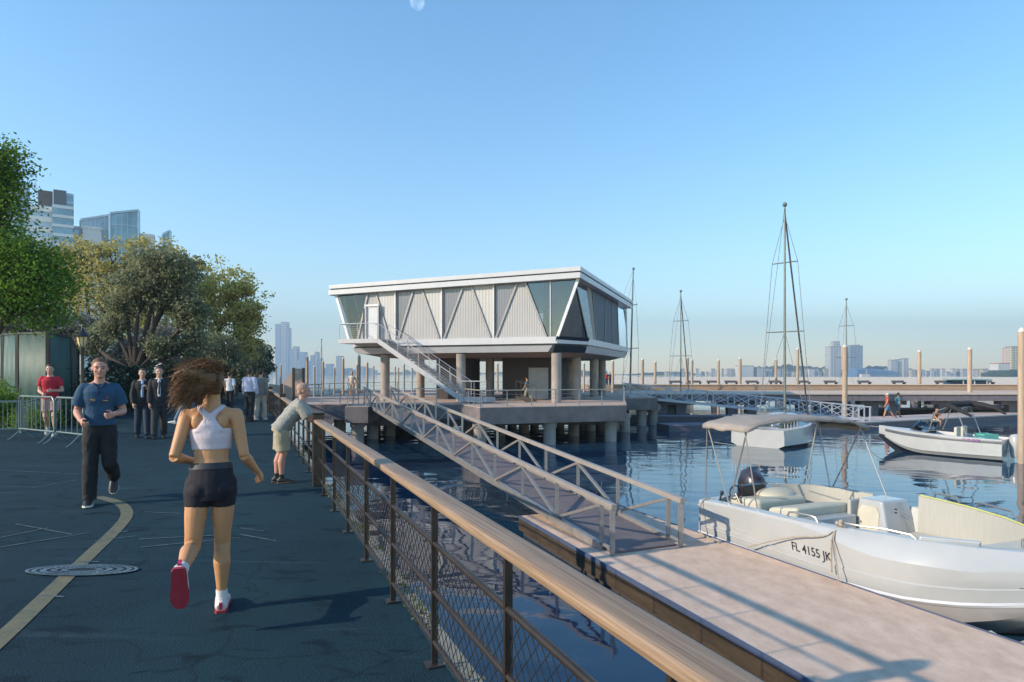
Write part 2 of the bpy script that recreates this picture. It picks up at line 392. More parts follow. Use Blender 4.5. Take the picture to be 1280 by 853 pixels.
# moon
Mm = bpy.data.materials.new('daylight_moon'); Mm.use_nodes = True; nt = Mm.node_tree; nt.nodes.remove(nt.nodes['Principled BSDF'])
ns = nt.nodes.new('ShaderNodeTexNoise'); ns.inputs['Scale'].default_value = .006; cr_ = nt.nodes.new('ShaderNodeMapRange'); cr_.inputs[1].default_value = .35; cr_.inputs[2].default_value = .65; cr_.inputs[3].default_value = .08; cr_.inputs[4].default_value = .17
tcx = nt.nodes.new('ShaderNodeTexCoord'); nt.links.new(tcx.outputs['Object'], ns.inputs['Vector']); nt.links.new(ns.outputs['Fac'], cr_.inputs[0])
tr = nt.nodes.new('ShaderNodeBsdfTransparent'); df = nt.nodes.new('ShaderNodeBsdfDiffuse'); nt.links.new(cr_.outputs[0], df.inputs['Color'])
ad = nt.nodes.new('ShaderNodeAddShader'); nt.links.new(tr.outputs[0], ad.inputs[0]); nt.links.new(df.outputs[0], ad.inputs[1]); nt.links.new(ad.outputs[0], nt.nodes['Material Output'].inputs['Surface'])
mp_ = at(521.5, 3, 22000); o = MB().ball(mp_, 245, 40, 24).build('moon', Mm, origin=mp_); tag(o, 'pale daytime moon high in the blue sky', 'moon')
# ================================================================ PROMENADE RAILING
def bar_loft(mb, P, w, h, n=20, power=.38):
    return mb.loft(P, [(w/2, h/2)]*len(P), side=(.9187,.395,0), n=n, power=power)
T = thing('promenade_railing', ral(1.04, 5), 'long dark metal railing with thick wooden handrail and wire mesh beside the path', 'railing')
for k0, k1 in ((-3, 9.1), (9.1, 17.6), (17.6, 26.1), (26.1, 60)):
    m = MB(); bar_loft(m, [ral(1.04, k0+.004, .925), ral(1.04, k1-.004, .925)], .125, .052); m.build('handrail', M_wood, T)
for z in (.67, .405, .13):
    MB().tube(ral(1.04,-3,z), ral(1.04,60,z), .016, 10).build('rail', M_rail_dark, T)
ys = [.57+.98*k for k in range(-3, 60)]
bigs = (9.1, 17.6, 26.1, 34.6)
for Y in ys:
    if any(abs(Y-b_) < .5 for b_ in bigs): continue
    p = ral(1.04, Y); m = MB(); m.beam(p+V((0,0,0)), p+V((0,0,.9)), .036, .02, up=(.395,-.9187,0))
    m.beam(p+V((0,0,.0)), p+V((0,0,.012)), .1, .09, up=(.395,-.9187,0)); m.build('post', M_rail_dark, T, bevel=.003)
for Y in bigs:
    p = ral(1.04, Y); m = MB(); m.beam(p, p+V((0,0,1.02)), .15, .15, up=(.395,-.9187,0)); m.beam(p+V((0,0,1.021)), p+V((0,0,1.05)), .18, .18, up=(.395,-.9187,0)); m.build('main_post', M_rail_dark, T, bevel=.008)
for k in range(1, 10):
    y0, y1 = ys[k]+.03, ys[k+1]-.03
    m = MB(); Lb = (y1-y0)/.9187; z0, z1 = .145, .655; n_ = 24; dz = (z1-z0)/12
    cw = Lb/n_
    for i in range(n_+1):               # zigzag wires make an elongated diamond mesh
        pts = []
        for j in range(13):
            off = (.5 if (j+i) % 2 else -.5)*cw*.92
            x = min(Lb, max(0, i*cw+off)); pts.append(ral(1.04, y0+x*.9187, z0+j*dz))
        m.path(pts, .0023, 4, cap=False)
    m.build('wire_mesh', mat('dark_wire', (.012,.010,.009), .9, 0), T)
# ================================================================ MAIN GANGWAY
def gangway(name, A, B, width_dir, width, n, h, label, mats, xbrace=False, deckmat=None, group=None, wbar=.09):
    """A top end, B bottom end of the near truss (at deck height)"""
    A = V(A); B = V(B); T = thing(name, A, label, 'gangway'); Wd = V(width_dir).normalized()*width
    for s in (0, 1):
        a = A+Wd*s; b_ = B+Wd*s; m = MB(); up = V((0,0,1))
        m.beam(a+up*.02, b_+up*.02, wbar*1.1, wbar*1.6)
        for k in range(n+1):
            q = a.lerp(b_, k/n)
            m.beam(q+up*.09, q+up*(h-.04), wbar*.75, wbar*.75, up=(0,1,0))
        for k in range(n):
            q0 = a.lerp(b_, k/n); q1 = a.lerp(b_, (k+1)/n)
            off = Wd.normalized()*.004*(1 if k % 2 else -1)
            if xbrace:
                m.beam(q0+up*.08+off, q1+up*(h-.06)+off, wbar*.5, wbar*.5); m.beam(q0+up*(h-.06)-off*4, q1+up*.08-off*4, wbar*.5, wbar*.5)
            elif k % 2 == (n % 2): m.beam(q0+up*(h-.06)+off, q1+up*.08+off, wbar*.62, wbar*.62)
            else: m.beam(q0+up*.08+off, q1+up*(h-.06)+off, wbar*.62, wbar*.62)
        d = (b_-a).normalized()
        m.beam(b_+d*.36+up*.0, b_+d*.36+up*(h-.045), wbar*.9, wbar*.9, up=(0,1,0)); m.beam(b_+up*.09, b_+d*.36+up*.09-up*.0, wbar*.5, wbar*.5)
        m.build('side_truss', mats[0], T)
        m = MB(); m.beam(a-d*.3+up*h, b_+d*.42+up*h, wbar*1.15, wbar); m.build('top_rail', mats[1], T, bevel=.006)
    m = MB(); s_ = Wd.normalized()*(width/2-wbar*.6); c0 = A+Wd*.5; c1 = B+Wd*.5+(B-A).normalized()*.3
    m.box8([c0-s_-V((0,0,.06)), c1-s_-V((0,0,.03)), c1+s_-V((0,0,.03)), c0+s_-V((0,0,.06)), c0-s_+V((0,0,.02)), c1-s_+V((0,0,.02)), c1+s_+V((0,0,.02)), c0+s_+V((0,0,.02))])
    m.build('deck_plate', deckmat or M_conc_dark, T)
    return T
M_chord = mat('tan_chord', (.40,.35,.31), .45, .35, var=.1)  # warm tan-grey metal, a little paler than the trusses
M_gdeck = mat('gangway_deck', (.15,.125,.13), .7, .1, var=.15, scale=3, bump=.2)
gangway('main_gangway', (-7.75,33.6,.02), (1.57,11.22,DZ+.04), (.92,.39,0), 1.42, 14, .82, 'long steel truss gangway sloping down to the near floating dock', (M_steel, M_chord), deckmat=M_gdeck)
# ================================================================ NEAR FLOATING DOCK
M_plank = mat('pinkish_plank_deck', (.50,.355,.26), .85, 0, scale=2.2, col2=(.70,.52,.40), stretch=(1.6,1,1), bump=.35, bscale=45, detail=10)
M_dockside = mat('dark_brown_dock_side', (.05,.036,.022), .55, 0, var=.4, scale=2, stretch=(1,1,5), bump=.2)
def rl(a, Y, z): return ral(a, Y, z)
T = thing('floating_dock', rl(7.4, 8, DZ), 'wide pinkish plank floating dock with dark brown edge in the foreground', 'dock')
def dockpoly(a0, a1, Yf, Yn): 
    # far end squared off across the dock
    f0 = rl(a0, Yf, 0); w_ = (a1-a0)*.9187; f1 = f0+DN*w_; n0 = rl(a0, Yn, 0); n1 = n0+DN*w_
    return [(p.x, p.y) for p in (n0, n1, f1, f0)]
c1 = on(650,645,DZ); c2 = on(1017,853,DZ); c3 = on(1280,807,DZ); c4 = on(849,658,DZ)
dl = (c2-c1).normalized(); dr = (c3-c4).normalized(); f0 = c1; n0 = c1+dl*17; f1 = c4-dr*2.2; n1 = f1+dr*18
def dq(g, e=0.): return [(p.x,p.y) for p in (n0-DN*g, n1+DN*g, f1+DN*g+V((0,e,0)), f0-DN*g+V((0,e,0)))]
MB().slab(dq(0), DZ-.06, DZ).build('deck_surface', M_plank, T, smooth=False)
MB().slab(dq(.03,.03), DZ-.30, DZ-.063).build('edge_beam', M_dockside, T, smooth=False)
MB().slab(dq(-.08,-.1), WZ-.3, DZ-.303).build('float', M_dark, T, smooth=False)
m = MB(); 
m.beam(n0-DN*.015-V((0,0,.02)), f0-DN*.015-V((0,0,.02)), .02, .07); m.beam(n1+DN*.015-V((0,0,.02)), f1+DN*.015-V((0,0,.02)), .02, .07)
m.build('edge_trim', mat('blue_grey_edge_trim', (.08,.11,.19), .4, .2), T)
m = MB()
for k in range(12):
    q = rl(5.86, 13.9-k*1.4, DZ+.002); m.beam(q+DN*.02, q+DN*2.86, .012, .006)
m.build('plank_joint', M_dark, T, smooth=False) if False else None
# ================================================================ PIER UNDER THE BUILDING
M_deckpink = mat('warm_deck_paving', (.42,.30,.24), .8, 0, scale=2, col2=(.52,.40,.33), bump=.15)
Dpoly = [(-13.0,33.2),(-8.1,33.2),(-8.1,31.0),(-6.98,31.0),(-6.98,33.4),(-2.7,33.4),(-1.5,30),(5.8,32.4),(7.4,41.8),(9.6,42.2),(10.6,54),(-10,56),(-13.6,47),(-14.2,38),(-15.2,38.2)]
T = PIER = thing('pier', (0, 40, 0), 'concrete pier deck on round piles carrying the angular building', 'pier')
MB().slab(Dpoly, -.80, -.03).build('deck_slab', M_conc_dark, T, smooth=False)
MB().slab([(x*.998+.01, y*.999+.03) for x, y in Dpoly], -.026, 0).build('deck_paving', M_deckpink, T, smooth=False)
pl = [(u, Y) for u, Y in ((600,31.2),(687,31.6),(763,33),(717,36),(738,39),(781,38.5),(802,42.8),(816,43.8),(425,34.5),(447,31.8),(466,34.5),(487,36),(505,40),(530,36),(560,38),(585,36),(625,36),(655,38),(640,42),(668,44),(700,44),(725,47),(750,46),(775,50),(470,44),(540,45),(600,46),(500,48))]
for u, Y in pl:
    x = (u-640)/F*Y; m = MB(); m.tube((x,Y,WZ-1.2), (x,Y,-.805), .31, 18); m.tube((x,Y,-1.05), (x,Y,-.803), .37, 18); m.build('support_pile', M_conc, T)
m = MB()
for (a, b_) in (((-8,33.9),(6,34.6)),((-9,38),(7,39)),((-11,43),(8,44))): m.beam((a[0],a[1],-.98), (b_[0],b_[1],-.98), .5, .34)
m.build('cross_beam', M_conc_dark, T, smooth=False)
M_postg = mat('grey_rail_post', (.32,.31,.33), .45, .4)
def railing(name, paths, h, sp, rails, label, group=None, post=None, top=None, rail=None, r=.022, topw=.06, cat='railing', base=0.):
    p0 = V((*paths[0][0],)) if len(paths[0][0]) == 3 else V((*paths[0][0], base))
    T = thing(name, p0, label, cat, group)
    posts = MB(); 
    for path in paths:
        P = [V(p) if len(p) == 3 else V((p[0], p[1], base)) for p in path]
        for a, b_ in zip(P[:-1], P[1:]):
            n = max(1, round((b_-a).length/sp))
            for k in range(n+1):
                q = a.lerp(b_, k/n)
                if k == n and b_ != P[-1]: continue
                MB().beam(q, q+V((0,0,h-.02)), r*2, r*2, up=(b_-a)).build('post', post or M_postg, T)
        for a, b_ in zip(P[:-1], P[1:]):
            MB().beam(a+V((0,0,h)), b_+V((0,0,h)), topw, .045).build('handrail', top or M_chord, T)
            m = MB()
            for z in rails: m.tube(a+V((0,0,z)), b_+V((0,0,z)), .009, 6)
            if rails: m.build('cable', rail or M_postg, T)
    return T
i_ = .12
railing('deck_railing', [[(-1.42,30.2),(5.7,32.52),(7.28,41.9)]], .80, 1.35, (.2,.4,.6), 'thin post railing with pale handrail along the front edge of the pier', top=M_chord)
railing('deck_railing', [[(-2.55,33.5),(-1.5,30.3)]], .80, 1.2, (.2,.4,.6), 'short return railing at the left corner of the pier beside the gangway')
railing('deck_railing', [[(-12.8,33.35),(-8.0,33.35),(-8.0,31.1),(-7.1,31.1)]], .80, 1.0, (.25,.5), 'tan railing round the landing at the head of the main gangway', post=M_pile)
railing('deck_railing', [[(-14.0,38.3),(-13.4,47),(-10,55.8),(0,55.2)]], .85, 2.2, (.3,.6), 'thin railing along the back edge of the pier below the building')
railing('deck_railing', [[(-5.1,33.5),(-2.8,33.5)]], .80, 1.1, (.25,.5), 'short railing between the gangway and the pier corner')
# ================================================================ BUILDING
A0 = V((3.58,33.7,0)); e1 = V((-.9407,.3392,0)); e2 = V((.3392,.9407,0))
def B(p, q, z): return A0+e1*p+e2*q+V((0,0,z))
def pofu(u, q=.35):
    o_ = A0+e2*q; k = (u-640)/F
    return (k*o_.y-o_.x)/(e1.x-k*e1.y)
T = BLD = thing('marina_building', B(7.8,8,0), 'angular white pavilion raised on concrete columns with triangular screened facade', 'building')
M_wpanel = mat('white_fascia_panel', (.53,.53,.545), .4, .05, var=.05, scale=1.5, coat=.15)
M_soffit = mat('soffit_board', (.17,.13,.11), .6, 0, var=.15, stretch=(1,6,1), scale=3)
M_navy = mat('dark_navy_panel', (.012,.016,.026), .3, 0)
def wavemat(name, col, sc, rough=.55, metal=.0, strength=.6, alpha=1.):
    m = mat(name, col, rough, metal, var=.06, scale=.6); nt = m.node_tree; N = nt.nodes; L = nt.links; b = N['Principled BSDF']
    tc = N.new('ShaderNodeTexCoord'); mp = N.new('ShaderNodeMapping'); mp.inputs['Rotation'].default_value = (0,0,math.atan2(.3392,.9407)); L.new(tc.outputs['Object'], mp.inputs[0])
    wv = N.new('ShaderNodeTexWave'); wv.inputs['Scale'].default_value = sc; wv.bands_direction = 'X'; L.new(mp.outputs[0], wv.inputs['Vector'])
    bp = N.new('ShaderNodeBump'); bp.inputs['Strength'].default_value = strength; bp.inputs['Distance'].default_value = .03; L.new(wv.outputs['Fac'], bp.inputs['Height']); L.new(bp.outputs[0], b.inputs['Normal'])
    return m
M_corr = wavemat('corrugated_screen', (.42,.41,.40), 3.2)
M_corr2 = wavemat('corrugated_screen_flat', (.50,.485,.46), 1.6, strength=.3)
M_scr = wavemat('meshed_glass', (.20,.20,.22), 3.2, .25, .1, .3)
M_scr_d = mat('shaded_screen', (.07,.08,.10), .6, 0, var=.15, scale=2)  # darker screen for the short side, its shade put into the colour
def glassmat(name, tint, fac, refl=.03):
    m = bpy.data.materials.new(name); m.use_nodes = True; nt = m.node_tree; N = nt.nodes; L = nt.links
    N.remove(N['Principled BSDF']); t = N.new('ShaderNodeBsdfTransparent'); t.inputs[0].default_value = (*tint,1)
    g = N.new('ShaderNodeBsdfGlossy'); g.inputs['Roughness'].default_value = refl; g.inputs['Color'].default_value = (.85,.9,.95,1)
    lw = N.new('ShaderNodeLayerWeight'); lw.inputs[0].default_value = fac; mx = N.new('ShaderNodeMixShader')
    L.new(lw.outputs['Fresnel'], mx.inputs[0]); L.new(t.outputs[0], mx.inputs[1]); L.new(g.outputs[0], mx.inputs[2]); L.new(mx.outputs[0], N['Material Output'].inputs['Surface'])
    MATS[name] = m; return m
M_glass = glassmat('window_glass', (.60,.58,.58), .45)
def zr(p): return 7.24-.017*p
# roof
m = MB(); rp = [(-.05,-.05),(15.65,-.05),(15.65,17.05),(-.05,17.05)]
m.box8([B(p,q,zr(p)-.24) for p, q in rp]+[B(p,q,zr(p)) for p, q in rp]); m.build('roof', M_wpanel, T, smooth=False, bevel=.02)
m = MB(); rp = [(.03,.05),(15.55,.05),(15.55,16.9),(.03,16.9)]
m.box8([B(p,q,zr(p)-.30) for p, q in rp]+[B(p,q,zr(p)-.243) for p, q in rp]); m.build('shadow_gap', M_navy, T, smooth=False)
m = MB(); rp = [(-.02,-.02),(15.72,-.02),(15.72,17.0),(-.02,17.0)]
m.box8([B(p,q,zr(p)-.60) for p, q in rp]+[B(p,q,zr(p)-.303) for p, q in rp]); m.build('roof_fascia', M_wpanel, T, smooth=False, bevel=.015)
# floor tiers
fl = [(1.32,.25),(14.15,.25),(14.15,15.9),(.12,15.9),(.12,2.5)]
def tier(pl, z0, z1, name, material, par=T, grow0=0.):
    # pl bottom may shrink (chamfered underside)
    cx = sum(p for p, q in pl)/len(pl); cy = sum(q for p, q in pl)/len(pl); n = len(pl)
    low = [B(cx+(p-cx)*(1-grow0/7), cy+(q-cy)*(1-grow0/8), z0) for p, q in pl]; top = [B(p,q,z1) for p, q in pl]
    m = MB(); i = 0; m.v = [tuple(x) for x in low+top]; m.f = [tuple(range(n)), tuple(range(2*n-1, n-1, -1))]+[(k,(k+1)%n,n+(k+1)%n,n+k) for k in range(n)]
    return m.build(name, material, par, smooth=False)
tier(fl, 3.22, 3.58, 'floor_fascia', M_wpanel)
tier([(1.4,.33),(14.07,.33),(14.07,15.8),(.2,15.8),(.2,2.55)], 3.14, 3.217, 'shadow_gap', M_navy)
tier([(1.42,.36),(14.25,.36),(14.25,15.9),(.18,15.9),(.18,2.6)], 2.78, 3.137, 'floor_fascia', M_wpanel, grow0=.22)
tier([(1.9,.8),(13.7,.8),(13.7,15.5),(.6,15.5),(.6,3.0)], 2.55, 2.777, 'soffit', M_soffit, grow0=.9)
# dark corner panel over the two fascia tiers
m = MB(); a, b_ = B(1.30,.20,0), B(.07,2.47,0); n_ = (b_-a).cross(V((0,0,1))).normalized()*.03
if n_.y > 0: n_ = -n_
ins = -n_/.03*.35
m.box8([a+n_+ins+V((0,0,2.76)), b_+n_+ins+V((0,0,2.76)), b_+ins*2+V((0,0,2.76)), a+ins*2+V((0,0,2.76)), a+n_+V((0,0,3.6)), b_+n_+V((0,0,3.6)), b_-n_+V((0,0,3.6)), a-n_+V((0,0,3.6))]); m.build('corner_panel', M_navy, T, smooth=False)
# long facade
ZT = 6.66; ZB = 3.585
def fq(t0, t1, b0, b1, q=.35, th=.04, zt=ZT, zb=ZB, px=True):
    c = pofu if px else (lambda x, *_: x)
    def pt(u, z, qq): return B(c(u, q) if px else u, qq, z)
    P = []
    for qq in (q, q+th): P += [pt(b0,zb,qq), pt(b1,zb,qq), pt(t1,zt-.0*0,qq), pt(t0,zt,qq)]
    return MB().box8(P)
for (t0,t1,b0,b1,mt) in ((461,468,447,487,M_corr),(468,494,487,494,M_corr2),(518,526,499,549,M_corr),(526,552,549,552,M_corr2),(580,588,555,613,M_corr),(588,617,613,617,M_corr2),(647,656,620,683,M_corr)):
    fq(t0,t1,b0,b1).build('screen_panel', mt, T, smooth=False)
for (t0,t1,b0,b1) in ((494,518,494,499),(552,580,552,555),(617,647,617,620)):
    fq(t0,t1,b0,b1,q=.40).build('screened_window', M_scr, T, smooth=False)
fq(418.5,461,436.5,447,q=.40,th=.02).build('window', glassmat('tinted_end_glass', (.75,.74,.74), .3, .05), T, smooth=False)
w_ = fq(656,722,683,696,q=.40,th=.02).build('window', M_glass, T, smooth=False)
M_mul = mat('grey_mullion', (.30,.29,.29), .45, .3); M_mulw = mat('white_mullion', (.66,.66,.66), .4, .1)
def mull(ut, ub, mt, w=.09, q=.31, zt=ZT, zb=ZB):
    MB().beam(B(pofu(ub,q),q,zb), B(pofu(ut,q),q,zt), .07, w, up=e1).build('mullion', mt, T, smooth=False)
for ut, ub in ((461,447),(468,487),(518,498),(526,549),(580,555),(588,613),(647,620),(656,683)): mull(ut, ub, M_mul, .11)
for ut, ub in ((494,494),(552,552),(617,617)): mull(ut, ub, M_mulw, .07, .30)
mull(688,688,M_mulw,.04,.36)
mull(418.5,436.5,M_mulw,.16,.28); mull(723,697,M_mulw,.16,.28)
m = MB(); m.box8([B(14.1,.5,ZB), B(14.25,.5,ZB), B(14.25,15.5,ZB), B(14.1,15.5,ZB), B(15.0,.4,ZT), B(15.3,.4,ZT), B(15.3,15.9,ZT), B(15.0,15.9,ZT)]); m.build('end_wall', M_navy, T, smooth=False)
m = MB(); m.box8([B(13.7,.9,ZB), B(13.8,.9,ZB), B(13.8,15.5,ZB), B(13.7,15.5,ZB), B(14.5,.9,ZT), B(14.6,.9,ZT), B(14.6,15.5,ZT), B(14.5,15.5,ZT)]); m.build('partition', mat('pale_lining', (.62,.6,.57), .8), T, smooth=False)
# corner glass + short side
top = B(.42,.45,ZT)
MB().quad(B(1.3,.32,ZB), B(.2,2.5,ZB), top).build('corner_window', M_glass, T, smooth=False)
m = MB(); m.beam(B(.2,2.5,ZB), top, .1, .1); m.build('mullion', M_navy, T, smooth=False)
m = MB(); m.beam(B(1.25,.36,ZB), B(.2,2.48,ZB), .08, .08); m.build('mullion', M_navy, T, smooth=False)
MB().quad(B(.2,2.5,ZB), B(.2,4.3,ZB), B(.42,3.4,ZT), top).build('corner_window', M_glass, T, smooth=False)
m = MB(); m.box8([B(.2,4.1,ZB),B(.5,4.1,ZB),B(.5,4.9,ZB),B(.2,4.9,ZB),B(.4,3.3,ZT),B(.7,3.3,ZT),B(.7,4.4,ZT),B(.4,4.4,ZT)]); m.build('corner_pier', mat('beige_pier', (.3,.24,.2), .6), T, smooth=False)
def sq(q0b, q1b, q0t, q1t, mt, nm, th=.05, off=0.):
    m = MB(); m.box8([B(.2-off,q0b,ZB),B(.2+th-off,q0b,ZB),B(.2+th-off,q1b,ZB),B(.2-off,q1b,ZB),B(.4-off,q0t,ZT),B(.4+th-off,q0t,ZT),B(.4+th-off,q1t,ZT),B(.4-off,q1t,ZT)]); m.build(nm, mt, T, smooth=False)
qs = [4.95, 7.4, 9.9, 12.2]; qt = [4.5, 7.6, 9.8, 12.8]
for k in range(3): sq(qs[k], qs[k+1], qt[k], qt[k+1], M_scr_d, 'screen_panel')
for k in range(4): sq(qs[k]-.06, qs[k]+.06, qt[k]+(.9 if k in (1,2) else 0), qt[k]+(1.0 if k in (1,2) else .1), M_navy, 'mullion', .09, .03)
sq(12.26, 15.7, 12.9, 16.3, M_glass, 'window', .02)
sq(15.7, 15.85, 16.3, 16.5, M_mulw, 'mullion', .15, .05)
# inside: ceiling, back wall, partition
MB().box8([B(.6,.6,ZT+.0),B(14.8,.6,ZT),B(14.8,16,ZT),B(.6,16,ZT),B(.6,.6,ZT-.02+.04),B(14.8,.6,ZT+.02),B(14.8,16,ZT+.02),B(.6,16,ZT+.02)]).build('ceiling', mat('ceiling_board', (.55,.53,.5), .8), T, smooth=False)
MB().box8([B(p,q,z) for z in (ZB+.002,ZT-.02) for p, q in ((4.6,3.2),(13,3.2),(13,3.4),(4.6,3.4))]).build('partition', mat('cream_wall', (.5,.45,.4), .8), T, smooth=False)
MB().box8([B(p,q,z) for z in (ZB+.002,ZT-.02) for p, q in ((2.4,3.6),(2.6,3.6),(2.6,15),(2.4,15))]).build('partition', MATS['cream_wall'], T, smooth=False)
MB().box8([B(p,q,z) for z in (ZB+.002,ZT-.02) for p, q in ((1.75,.9),(2.3,.9),(2.3,3.5),(.75,3.5))]).build('partition', mat('lit_beige_wall', (.62,.50,.42), .8), T, smooth=False)  # beige kept bright in place of light through the corner glass
# door with frame
m = MB(); p0, p1 = pofu(472.5,.2), pofu(458.5,.2)
m.box8([B(p,q,z) for z in (ZB,5.55) for p, q in ((p0,.2),(p1,.2),(p1,.30),(p0,.30))]); d = m.build('door', M_wpanel, T, smooth=False)
m = MB()
for a, c in (((p0-.04,.14,ZB),(p0-.04,.14,5.63)),((p1+.04,.14,ZB),(p1+.04,.14,5.63)),((p0-.08,.14,5.66),(p1+.08,.14,5.66))): m.beam(B(*a), B(*c), .08, .1)
m.build('door_frame', M_mulw, d, smooth=False)
m = MB(); m.beam(B(p0+.1,.16,4.55), B(p0+.25,.16,4.55), .04, .03); m.build('handle', M_chrome, d)
m = MB(); m.box8([B(p,q,z) for z in (ZB,5.5) for p, q in ((p1+.10,.22),(p1+.28,.22),(p1+.28,.30),(p1+.10,.30))]); m.build('side_light', M_navy, T, smooth=False)
# columns
for p, q in ((1.5,.5),(1.5,5),(1.5,9.8),(7.2,.5),(7.2,5),(7.2,10),(12.2,.5),(12.2,5),(12.2,10),(1.7,13.5),(4.0,12.5)):
    c = B(p, q+.25, 0); m = MB(); m.tube(c+V((0,0,.0)), c+V((0,0,2.72)), .275, 24); m.build('column', M_conc, T)
m = MB(); m.box8([B(p,q,z) for z in (.002,2.6) for p, q in ((3.0,4.6),(6.1,4.6),(6.1,8.6),(3.0,8.6))]); cr_ = m.build('core_wall', mat('dark_core_wall', (.055,.045,.042), .8, 0), T, smooth=False)  # plain dark brown-grey wall colour
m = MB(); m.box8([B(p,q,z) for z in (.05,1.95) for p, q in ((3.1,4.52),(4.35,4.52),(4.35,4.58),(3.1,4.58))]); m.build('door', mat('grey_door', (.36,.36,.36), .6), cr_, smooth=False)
m = MB(); m.box8([B(p,q,z) for z in (.002,2.6) for p, q in ((8.3,3.6),(10.2,3.6),(10.2,6.2),(8.3,6.2))]); m.build('core_wall', MATS['dark_core_wall'], T, smooth=False)
# ---- stair (part of the building)
qa, qb = -1.35, -.1
pL = pofu(471.5, qa); pE = pofu(577.5, qa)
def sl_(p): return ZB-.02+(p-pL)/(pE-pL)*(.28-ZB+.02)
S = MB(); n = 20
for k in range(n):
    p = pL+(pE-pL)*(k+.5)/n; z = sl_(p); w2 = abs(pE-pL)/n/2*1.05
    S.box8([B(pp,q,zz) for zz in (z-.03,z+.01) for pp, q in ((p-w2,qa+.05),(p+w2,qa+.05),(p+w2,qb-.05),(p-w2,qb-.05))])
ST = MB()
for q in (qa, qb): ST.beam(B(pL,q,ZB-.10), B(pE,q,.18), .07, .26)
st = ST.build('stair', M_white_steel, BLD, smooth=False); S.build('tread', M_postg, st, smooth=False)
m = MB(); pW = pofu(434, -.5)
m.box8([B(p,q,z) for z in (3.34,3.584) for p, q in ((pL-.02,qa-.04),(pW,qa-.04),(pW,.245),(pL-.02,.245))]); m.build('upper_landing', M_white_steel, st, smooth=False)
m = MB(); pN = pofu(608, qa)
m.box8([B(p,q,z) for z in (.06,.30) for p, q in ((pE+.1,qa-.04),(pE+.1,qb+.04),(pN,qb+.04),(pN,qa-.04))]); m.build('lower_landing', M_white_steel, st, smooth=False)
for s, q in enumerate((qa, qb)):
    m = MB(); h = .88
    m.tube(B(pL,q,ZB+h), B(pE,q,.3+h), .024, 8)
    if s == 0: m.tube(B(pL,q,ZB+h), B(pW-.05,q,ZB+h), .024, 8); m.tube(B(pE,q,.3+h), B(pN,q,.3+h), .024, 8); m.tube(B(pW-.05,q,ZB+h), B(pW-.05,.2,ZB+h), .024, 8)
    m.build('stair_handrail', M_white_steel, st)
    m = MB()
    for k in range(9):
        p = pL+(pE-pL)*k/8; z = sl_(p); m.tube(B(p,q,z), B(p,q,z+h), .018, 6)
    if s == 0:
        for p in (pW-.05, (pW+pL)/2): m.tube(B(p,q,ZB), B(p,q,ZB+h), .018, 6)
        for p in (pN+.03, (pN+pE)/2): m.tube(B(p,q,.3), B(p,q,.3+h), .018, 6)
        for j in range(1, 7):
            z_ = ZB+j*.12; m.tube(B(pL,q,z_), B(pW-.05,q,z_), .005, 5)
    for j in range(1, 7): m.tube(B(pL,q,ZB+j*.12), B(pE,q,.3+j*.12), .005, 5)
    m.build('stair_baluster', M_white_steel, st)
# small switchback ramp with dark treads under the building
T2 = thing('deck_stair', B(3.5,1.2,0), 'small dark metal stair flight under the building by the front column', 'stair')
m = MB(); a = B(3.9,.9,.3); b_ = B(2.9,.6,.02)
for q in (0,.9): m.beam(a+e2*q, b_+e2*q, .05, .16); 
m.build('stringer', M_rail_dark, T2)
m = MB()
for q in (0,.9): m.tube(a+e2*q+V((0,0,.9)), b_+e2*q+V((0,0,.85)), .02, 6); m.tube(a+e2*q, a+e2*q+V((0,0,.9)), .02, 6); m.tube(b_+e2*q, b_+e2*q+V((0,0,.85)), .02, 6)
m.build('handrail', M_rail_dark, T2)
# ================================================================ WHITE GANGWAY, FAR DOCKS, FAR PIER
gangway('far_gangway', (7.9,43.0,.0), (22.9,41.6,DZ+.05), (.05,1,0), 1.5, 11, .90, 'white cross braced truss gangway leading from the pier to the far dock', (mat('blue_grey_painted_steel', (.42,.44,.50), .5, .1), MATS['blue_grey_painted_steel'] if 'blue_grey_painted_steel' in MATS else M_white_steel), xbrace=True, deckmat=M_gdeck, wbar=.085)
M_dockpale = mat('pale_pink_dock', (.46,.38,.34), .8, 0, var=.12, scale=.6)
def dock(P0, P1, wdt, label, top=M_dockpale, z=DZ, name='floating_dock', piles=False):
    P0 = V((*P0, z)); P1 = V((*P1, z)); d = (P1-P0).normalized(); n_ = V((-d.y, d.x, 0))*wdt
    T = thing(name, P0.lerp(P1,.5), label, 'dock')
    MB().box8([P0-V((0,0,.08)), P1-V((0,0,.08)), P1+n_-V((0,0,.08)), P0+n_-V((0,0,.08)), P0, P1, P1+n_, P0+n_]).build('deck_surface', top, T, smooth=False)
    i2 = n_.normalized()*.04
    MB().box8([P0+i2+V((0,0,-.6)), P1+i2+V((0,0,-.6)), P1+n_-i2+V((0,0,-.6)), P0+n_-i2+V((0,0,-.6)), P0+i2-V((0,0,.083)), P1+i2-V((0,0,.083)), P1+n_-i2-V((0,0,.083)), P0+n_-i2-V((0,0,.083))]).build('float', mat('grey_float', (.12,.11,.13), .6, 0), T, smooth=False)
    return T
dock((9.4,38.2),(22.2,40.4),2.0,'dark edged floating dock behind the motorboat canopy', top=mat('grey_violet_deck', (.17,.15,.18), .8))
dock((8.6,46.3),(24,46.6),1.6,'narrow grey dock under the white gangway', top=MATS['grey_violet_deck'])
dock((22.3,40.6),(44,51.2),3.2,'pale pink floating dock where two people walk', )
dock((31.5,56.0),(60,56.6),2.0,'pale dock strip seen behind the far pier legs')
dock((-34,62),(-6,63),2.0,'floating dock left of the building under the tall piles', top=MATS['grey_violet_deck'])
dock((-44,84),(10,86),2.2,'long floating dock far behind the pier deck', top=MATS['grey_violet_deck'])
dock((-60,118),(30,120),2.5,'farthest long floating dock beyond the piles')
